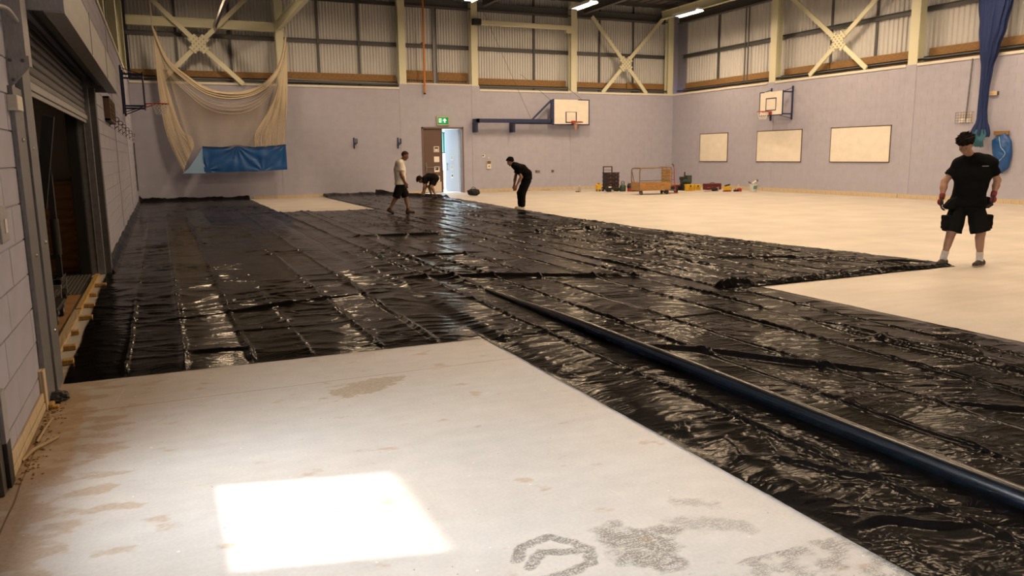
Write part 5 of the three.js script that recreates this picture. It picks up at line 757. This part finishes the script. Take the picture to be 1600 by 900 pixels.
// ---------------------------------------------------------------- tools and gear left on the bare floor
const wheel = (x, y, z, r, w, parent, name = 'wheel') => { const m = obj(name, rod([x - w / 2, y, z], [x + w / 2, y, z], r, 20), M.rubber, parent); obj('hub', rod([x - w / 2 - .004, y, z], [x + w / 2 + .004, y, z], r * .45, 12), M.zincLight, m); return m; };
{ // timber-sided trolley with steel frame
  const t = thing('timber_trolley', 'timber sided steel trolley on four castors near the far corner', 'trolley', [18.05, 0, -26.55], -.03);
  const tub = std([.22, .17, .13], .45, { metalness: .5 });
  obj('front_board', rb(-.78, .18, .3, .62, .5, .325, .004), M.ply, t); obj('back_board', rb(-.78, .18, -.325, .62, .42, -.3, .004), M.ply, t);
  obj('end_panel', rb(.62, .18, -.33, .65, 1.0, .33, .004), std([.50, .33, .17], .6, { map: T.ply }), t); obj('end_panel', rb(-.79, .18, -.3, -.765, .5, .3, .004), M.ply, t); obj('deck', rb(-.78, .16, -.32, .64, .19, .32, .004), M.ply, t);
  for (const z of [-.31, .31]) obj('frame_hoop', tube([[-.79, .2, z], [-.79, .6, z], [-.78, .98, z], [-.72, 1.04, z], [-.3, 1.05, z], [.5, 1.07, z], [.58, 1.08, z], [.66, 1.04, z], [.67, .95, z], [.67, .3, z]], .024, 60, 8), tub, t);
  obj('cross_tube', [rod([-.76, 1.03, -.31], [-.76, 1.03, .31], .018)], tub, t); obj('cross_tube', rod([.6, 1.08, -.31], [.6, 1.08, .31], .018), tub, t); obj('brace_tube', rod([-.79, 1.0, -.31], [-.6, .2, -.31], .016), tub, t);
  obj('mid_rail', rod([-.78, .55, .31], [.62, .56, .31], .014), std([.05, .1, .08], .5), t);
  for (const [x, z] of [[-.68, .27], [.52, .27], [-.4, -.25], [.6, -.25]]) { const w = wheel(x, .075, z, .075, .045, t, 'castor'); obj('fork', [rb(x - .035, .07, z - .03, x - .027, .17, z + .03, .002), rb(x + .027, .07, z - .03, x + .035, .17, z + .03, .002)], M.zincDark, w); }
}
{ const t = thing('hand_truck', 'red two wheeled sack truck standing behind the timber trolley', 'hand truck', [19.06, 0, -26.7], -.15); for (const x of [-.16, .17]) obj('upright', tube([[x, .06, .1], [x, .4, -.02], [x, 1.0, -.1], [x, 1.12, -.16]], .016, 24, 8), M.red, t); obj('grip', tube([[.17, 1.08, -.12], [.17, 1.14, -.17], [.15, 1.18, -.24]], .022, 10, 8), M.black, t); for (const [y, z] of [[.3, 0], [.55, -.04], [.82, -.08]]) obj('rung', rod([-.16, y, z], [.17, y, z], .013), M.red, t); obj('toe_plate', rb(-.2, .02, .08, .2, .035, .3, .004), M.red, t); wheel(.24, .13, -.04, .13, .07, t); wheel(-.23, .13, -.04, .13, .07, t); obj('axle', rod([-.25, .13, -.04], [.26, .13, -.04], .012), M.zinc, t); }
{ // tower of dark tool boxes
  const words = ['bottom box of the dark tower, with wheels', 'second box up in the dark tower', 'third box up in the dark tower', 'top box of the dark tower, under the handle'];
  let y = .06; for (let i = 0; i < 4; i++) { const h = i ? .17 : .25, t = thing('tool_box', 'black and dark red ribbed tool box, ' + words[i], 'tool box', [18.1, y, -29.85], -.06, 'stacked tool boxes'); obj('case', rb(-.3, 0, -.22, .3, h - .04, .22, .02), std([.022, .014, .015], .55), t); obj('lid', rb(-.32, h - .045, -.23, .32, h - .003, .23, .015), M.black, t); for (const x of [-.22, 0, .22]) obj('rib', rb(x - .05, .015, .215, x + .05, h - .05, .235, .006), std([.055, .010, .014], .55), t); for (const x of [-.13, .14]) obj('latch', rb(x - .03, h - .08, .228, x + .03, h - .01, .245, .004), M.zincDark, t); if (!i) { wheel(-.32, .03, -.14, .09, .05, t); wheel(.32, .03, -.14, .09, .05, t); obj('handle', [rb(-.26, .2, -.27, -.22, 1.02, -.23), rb(.16, .2, -.27, .2, 1.02, -.23), rb(-.26, .98, -.27, .2, 1.02, -.23), rb(-.24, .84, -.26, .18, .86, -.24)], std([.05, .012, .014], .5), t); obj('foot', rb(-.3, -.06, .1, -.2, 0, .2), M.black, t); obj('foot', rb(.2, -.06, .1, .3, 0, .2), M.black, t); } y += h; }
}
function bag(label, at, sx, sy, sz, mat, turn = 0) { const t = thing('tool_bag', label, 'bag', at, turn); const g = new THREE.SphereGeometry(1, 32, 24), p = g.attributes.position; for (let i = 0; i < p.count; i++) { let [x, y, z] = [p.getX(i), p.getY(i), p.getZ(i)]; const k = .86 + .28 * n2(x * 2 + at[0], y * 2 + z * 2); const q = (v) => Math.sign(v) * Math.pow(Math.abs(v), .62); p.setXYZ(i, q(x) * k * sx, Math.max(0, (q(y) * k * .5 + .5)) * sy, q(z) * k * sz); } g.computeVertexNormals(); obj('body', g, mat, t); obj('strap', tube([[-sx * .5, sy * .8, 0], [-sx * .3, sy * 1.12, .02], [sx * .2, sy * 1.15, .02], [sx * .5, sy * .8, 0]], .012, 20, 6), M.rubber, t); return t; }
{ const t = bag('black tool bag with a white label in front of the dark box tower', [17.55, 0, -29.1], .17, .26, .13, M.blackMatt); obj('label_patch', rb(-.08, .19, .1, .06, .235, .125, .003), M.white, t); obj('tool_handle', rod([.05, .1, .12], [.11, .02, .17], .018), M.zincLight, t); }
bag('low black tool bag beside the dark box tower, nearer the green canister', [18.05, 0, -29.3], .15, .2, .12, M.blackMatt, .3);
{ const t = thing('yellow_stand', 'orange yellow plastic tool standing left of the dark box tower', 'tool', [17.5, 0, -29.9]); obj('body', rb(-.09, .08, -.08, .1, .3, .08, .02), M.yellow, t); obj('arm', [rb(-.15, .24, -.03, .16, .33, .03, .015)], M.yellow, t); obj('leg', [rb(-.1, 0, -.06, -.05, .1, .06, .006)], M.timberOld, t); obj('leg', [rb(.05, 0, -.06, .1, .1, .06, .006)], M.timberOld, t); obj('cap', rb(-.04, .3, -.04, .05, .36, .04, .01), M.timberOld, t); }
{ const t = thing('gas_canister', 'small dark green canister with a looped collar handle', 'canister', [18.31, 0, -29.2]); obj('body', new THREE.LatheGeometry([[0, 0], [.12, 0], [.135, .03], [.135, .22], [.1, .28], [.04, .31], [0, .31]].map(([x, y]) => new THREE.Vector2(x, y)), 24), M.greenMachine, t); obj('collar', [tube([[-.07, .28, 0], [-.07, .42, 0], [-.04, .44, 0], [.04, .44, 0], [.07, .42, 0], [.07, .28, 0]], .016, 24, 6)], M.greenMachine, t); obj('valve', rod([0, .31, 0], [0, .38, 0], .02), M.zinc, t); }
{ const t = thing('vacuum_drum', 'round black drum with a wire handle on a red base', 'vacuum', [18.58, 0, -29.0]); obj('base', new THREE.CylinderGeometry(.13, .14, .16, 24).translate(0, .08, 0), std([.26, .025, .025], .5), t); obj('drum', new THREE.LatheGeometry([[0, .16], [.14, .16], [.15, .22], [.13, .32], [.06, .36], [0, .365]].map(([x, y]) => new THREE.Vector2(x, y)), 24), M.black, t); obj('handle', tube([[-.12, .3, 0], [-.1, .42, 0], [0, .47, 0], [.1, .42, 0], [.12, .3, 0]], .01, 24, 6), M.zinc, t); obj('badge', rb(-.05, .22, .138, .05, .26, .15, .002), M.zincLight, t); obj('hose', tube([[.1, .1, .1], [.2, .04, .16], [.12, .03, .22], [-.02, .03, .2]], .02, 20, 8), M.rubber, t); }
{ const t = thing('cable_reel', 'small dark red cable reel beside the timber trolley', 'cable reel', [18.8, 0, -28.8]); for (const z of [-.06, .06]) obj('disc', rod([0, .12, z - .008], [0, .12, z + .008], .12, 24), std([.2, .03, .025], .5), t); obj('drum', rod([0, .12, -.05], [0, .12, .05], .08, 20), M.rubber, t); obj('hub', rod([0, .12, -.08], [0, .12, .08], .03, 12), M.zinc, t); }
{ const t = thing('white_bottle', 'white and brown bottle standing by the far skirting', 'bottle', [16.55, 0, -29.9]); obj('body', new THREE.LatheGeometry([[0, 0], [.05, 0], [.055, .02], [.055, .18], [.02, .22], [.02, .26], [0, .26]].map(([x, y]) => new THREE.Vector2(x, y)), 20), M.zincLight, t); obj('cap', rod([0, .25, 0], [0, .29, 0], .025, 12), M.white, t); }
tag(obj('timber_scrap', rb(16.38, 0, -29.95, 16.5, .05, -29.8), M.timberOld), 'short brown timber scrap beside the white bottle', 'scrap');
{ const t = thing('long_case', 'long low dark case with a red lid behind the yellow boxes', 'case', [20.75, 0, -28.6], -.1); obj('case', rb(-.36, 0, -.16, .36, .17, .16, .01), M.black, t); obj('lid', rb(-.37, .165, -.17, .37, .24, .17, .02), M.darkRed, t); obj('handle', tube([[-.08, .1, .165], [-.06, .1, .2], [.06, .1, .2], [.08, .1, .165]], .01, 12, 6), M.rubber, t); }
{ // yellow plastic boxes
  const mk = (label, at, w, h) => { const t = thing('yellow_box', label, 'tool box', at, -.15, 'yellow boxes'); obj('tub', rb(-w, 0, -.13, w, h * .78, .13, .015), M.yellow, t); obj('lid', rb(-w - .01, h * .76, -.14, w + .01, h, .14, .012), M.yellow, t); obj('latch', rb(-.03, h * .62, .13, .03, h * .9, .15, .004), M.black, t); obj('panel', rb(-w * .7, .04, .13, w * .7, h * .6, .136, .003), std([.45, .25, .015], .5), t); return t; };
  mk('yellow plastic box directly under the green machine', [20.75, 0, -27.75], .15, .29); mk('smaller yellow plastic box to the right of the green machine', [21.45, 0, -28.15], .14, .25);
}
{ const t = thing('green_machine', 'dark green motor machine with an upright handle above a yellow box', 'machine', [21.0, 0, -28.35], -.1); obj('pedestal', rb(-.2, 0, -.16, .22, .3, .14, .02), M.black, t); obj('motor', rod([-.2, .42, 0], [.2, .42, 0], .14, 20), M.greenMachine, t); obj('housing', rb(-.02, .32, -.14, .24, .66, .14, .03), M.greenMachine, t); obj('tank', rb(-.26, .46, -.12, -.02, .6, .12, .03), M.black, t); obj('handle', rod([-.06, .58, 0], [-.05, .8, 0], .03, 10), std([.05, .03, .025], .5), t); obj('fins', [0, 1, 2, 3].map((i) => rb(.04 + i * .045, .4, .135, .06 + i * .045, .6, .15, .003)), M.zincDark, t).userData.kind = 'stuff'; }
{ const t = thing('red_case', 'wide dark red case with pale scribbled lettering on its front', 'case', [22.25, 0, -28.1], -.12); obj('case', rb(-.38, .01, -.15, .38, .28, .15, .015), M.darkRed, t); obj('rim', rb(-.39, .2, -.155, .39, .22, .155, .004), std([.07, .01, .01], .5), t);
  const tx = signTex(256, 96, (g) => { g.fillStyle = '#5c1216'; g.fillRect(0, 0, 256, 96); g.strokeStyle = '#cdb8ae'; g.lineWidth = 4; g.beginPath(); g.moveTo(6, 50); g.lineTo(64, 48); g.moveTo(92, 30); g.lineTo(112, 70); g.moveTo(116, 30); g.lineTo(98, 68); g.moveTo(140, 60); g.bezierCurveTo(150, 20, 170, 40, 152, 56); g.bezierCurveTo(140, 80, 176, 76, 180, 40); g.moveTo(192, 60); g.lineTo(206, 34); g.lineTo(216, 66); g.moveTo(226, 34); g.lineTo(222, 66); g.stroke(); }); plate('front_panel', .7, .2, tx, [0, .11, .15], 0, t); obj('handle', tube([[-.1, .28, 0], [-.08, .31, 0], [.08, .31, 0], [.1, .28, 0]], .012, 12, 6), M.black, t); }
{ const t = thing('power_saw', 'small black power tool in front of the red case', 'power tool', [21.5, 0, -26.95]); obj('body', rod([-.14, .07, 0], [.1, .09, 0], .06, 14), M.black, t); obj('grip', tube([[-.1, .1, 0], [-.12, .16, 0], [-.02, .17, 0], [.06, .13, 0]], .022, 16, 8), M.rubber, t); obj('blade', rod([.12, .08, -.004], [.12, .08, .004], .08, 20), M.steel, t); obj('base', rb(-.12, 0, -.06, .16, .015, .06, .003), M.zincDark, t); obj('cable', tube([[-.15, .05, 0], [-.3, .012, .05], [-.45, .012, .0], [-.6, .012, .06]], .008, 24, 6), std([.12, .02, .015], .6), t); }
{ const t = thing('nail_gun', 'yellow and black power tool on the floor right of the red case', 'power tool', [21.7, 0, -26.4]); obj('body', rb(-.18, .05, -.06, .12, .22, .06, .03), M.yellow, t); obj('magazine', bar([-.14, .24, 0], [.12, .29, 0], .05, .05), M.black, t); obj('nose', rb(.1, .08, -.04, .24, .16, .04, .015), M.yellow, t); obj('light', ell(.26, .1, 0, .035, .03, .03, 10), M.white, t); obj('base', rb(-.18, 0, -.07, .16, .05, .07, .006), std([.25, .04, .02], .5), t); }
{ const t = thing('red_tool', 'low red and black hand tool next to the yellow nailer', 'hand tool', [22.05, 0, -26.2]); obj('body', rb(-.16, 0, -.05, .06, .08, .05, .015), M.black, t); obj('head', rb(.04, 0, -.06, .2, .13, .06, .02), M.red, t); obj('grip', rod([-.14, .06, 0], [-.06, .12, 0], .02), M.red, t); }
{ const t = thing('glass_jar', 'small clear jar on a dark base near the skirting', 'jar', [22.55, 0, -26.7]); obj('jar', new THREE.LatheGeometry([[.0, .1], [.055, .1], [.06, .13], [.055, .24], [.03, .27], [.03, .3]].map(([x, y]) => new THREE.Vector2(x, y)), 20), new THREE.MeshPhysicalMaterial({ color: 0xf2efe6, roughness: .1, transmission: .8, thickness: 0, side: THREE.DoubleSide }), t); obj('base', new THREE.CylinderGeometry(.065, .07, .1, 20).translate(0, .05, 0), M.zincDark, t); }
{ const t = thing('paint_bucket', 'white bucket with teal print and tools sticking out of the top', 'bucket', [22.3, 0, -25.5], -.9); obj('pail', new THREE.LatheGeometry([[0, 0], [.13, 0], [.16, .32], [.175, .32], [.175, .35], [.155, .35], [.125, .02], [0, .02]].map(([x, y]) => new THREE.Vector2(x, y)), 28), std([.62, .66, .64], .45), t); obj('print_band', new THREE.CylinderGeometry(.158, .146, .14, 24, 1, true, .2, 1.5).translate(0, .19, 0), std([.10, .22, .22], .5, { side: THREE.DoubleSide }), t); obj('bail', tube([[-.16, .32, 0], [-.14, .36, .12], [0, .33, .19], [.14, .36, .12], [.16, .32, 0]], .006, 24, 6), M.zinc, t); obj('roller', rod([-.02, .36, 0], [.14, .47, .03], .045, 14), M.white, t); obj('roller_end', rod([.13, .46, .03], [.17, .49, .035], .046, 14), std([.08, .14, .12], .6), t); obj('trowel', bar([-.06, .3, .02], [-.19, .42, .03], .06, .02), M.zincDark, t); }
bag('black holdall lying on the floor right of the doorway', [11.5, 0, -29.6], .26, .3, .2, std([.006, .006, .006], .8), .2);
{ const t = thing('yellow_straps', 'yellowish offcuts of strip lying along the far skirting', 'offcuts', [14.9, 0, ZB + .3]); const l = []; for (let i = 0; i < 7; i++) obj('strip', rb(-1.6 + i * .52, 0, -.06 + .03 * (i % 3), -1.1 + i * .52, .025, -.02 + .03 * (i % 3), .003), i % 2 ? M.yellowWood : M.skirt, t); }
renderer.render(scene, camera);
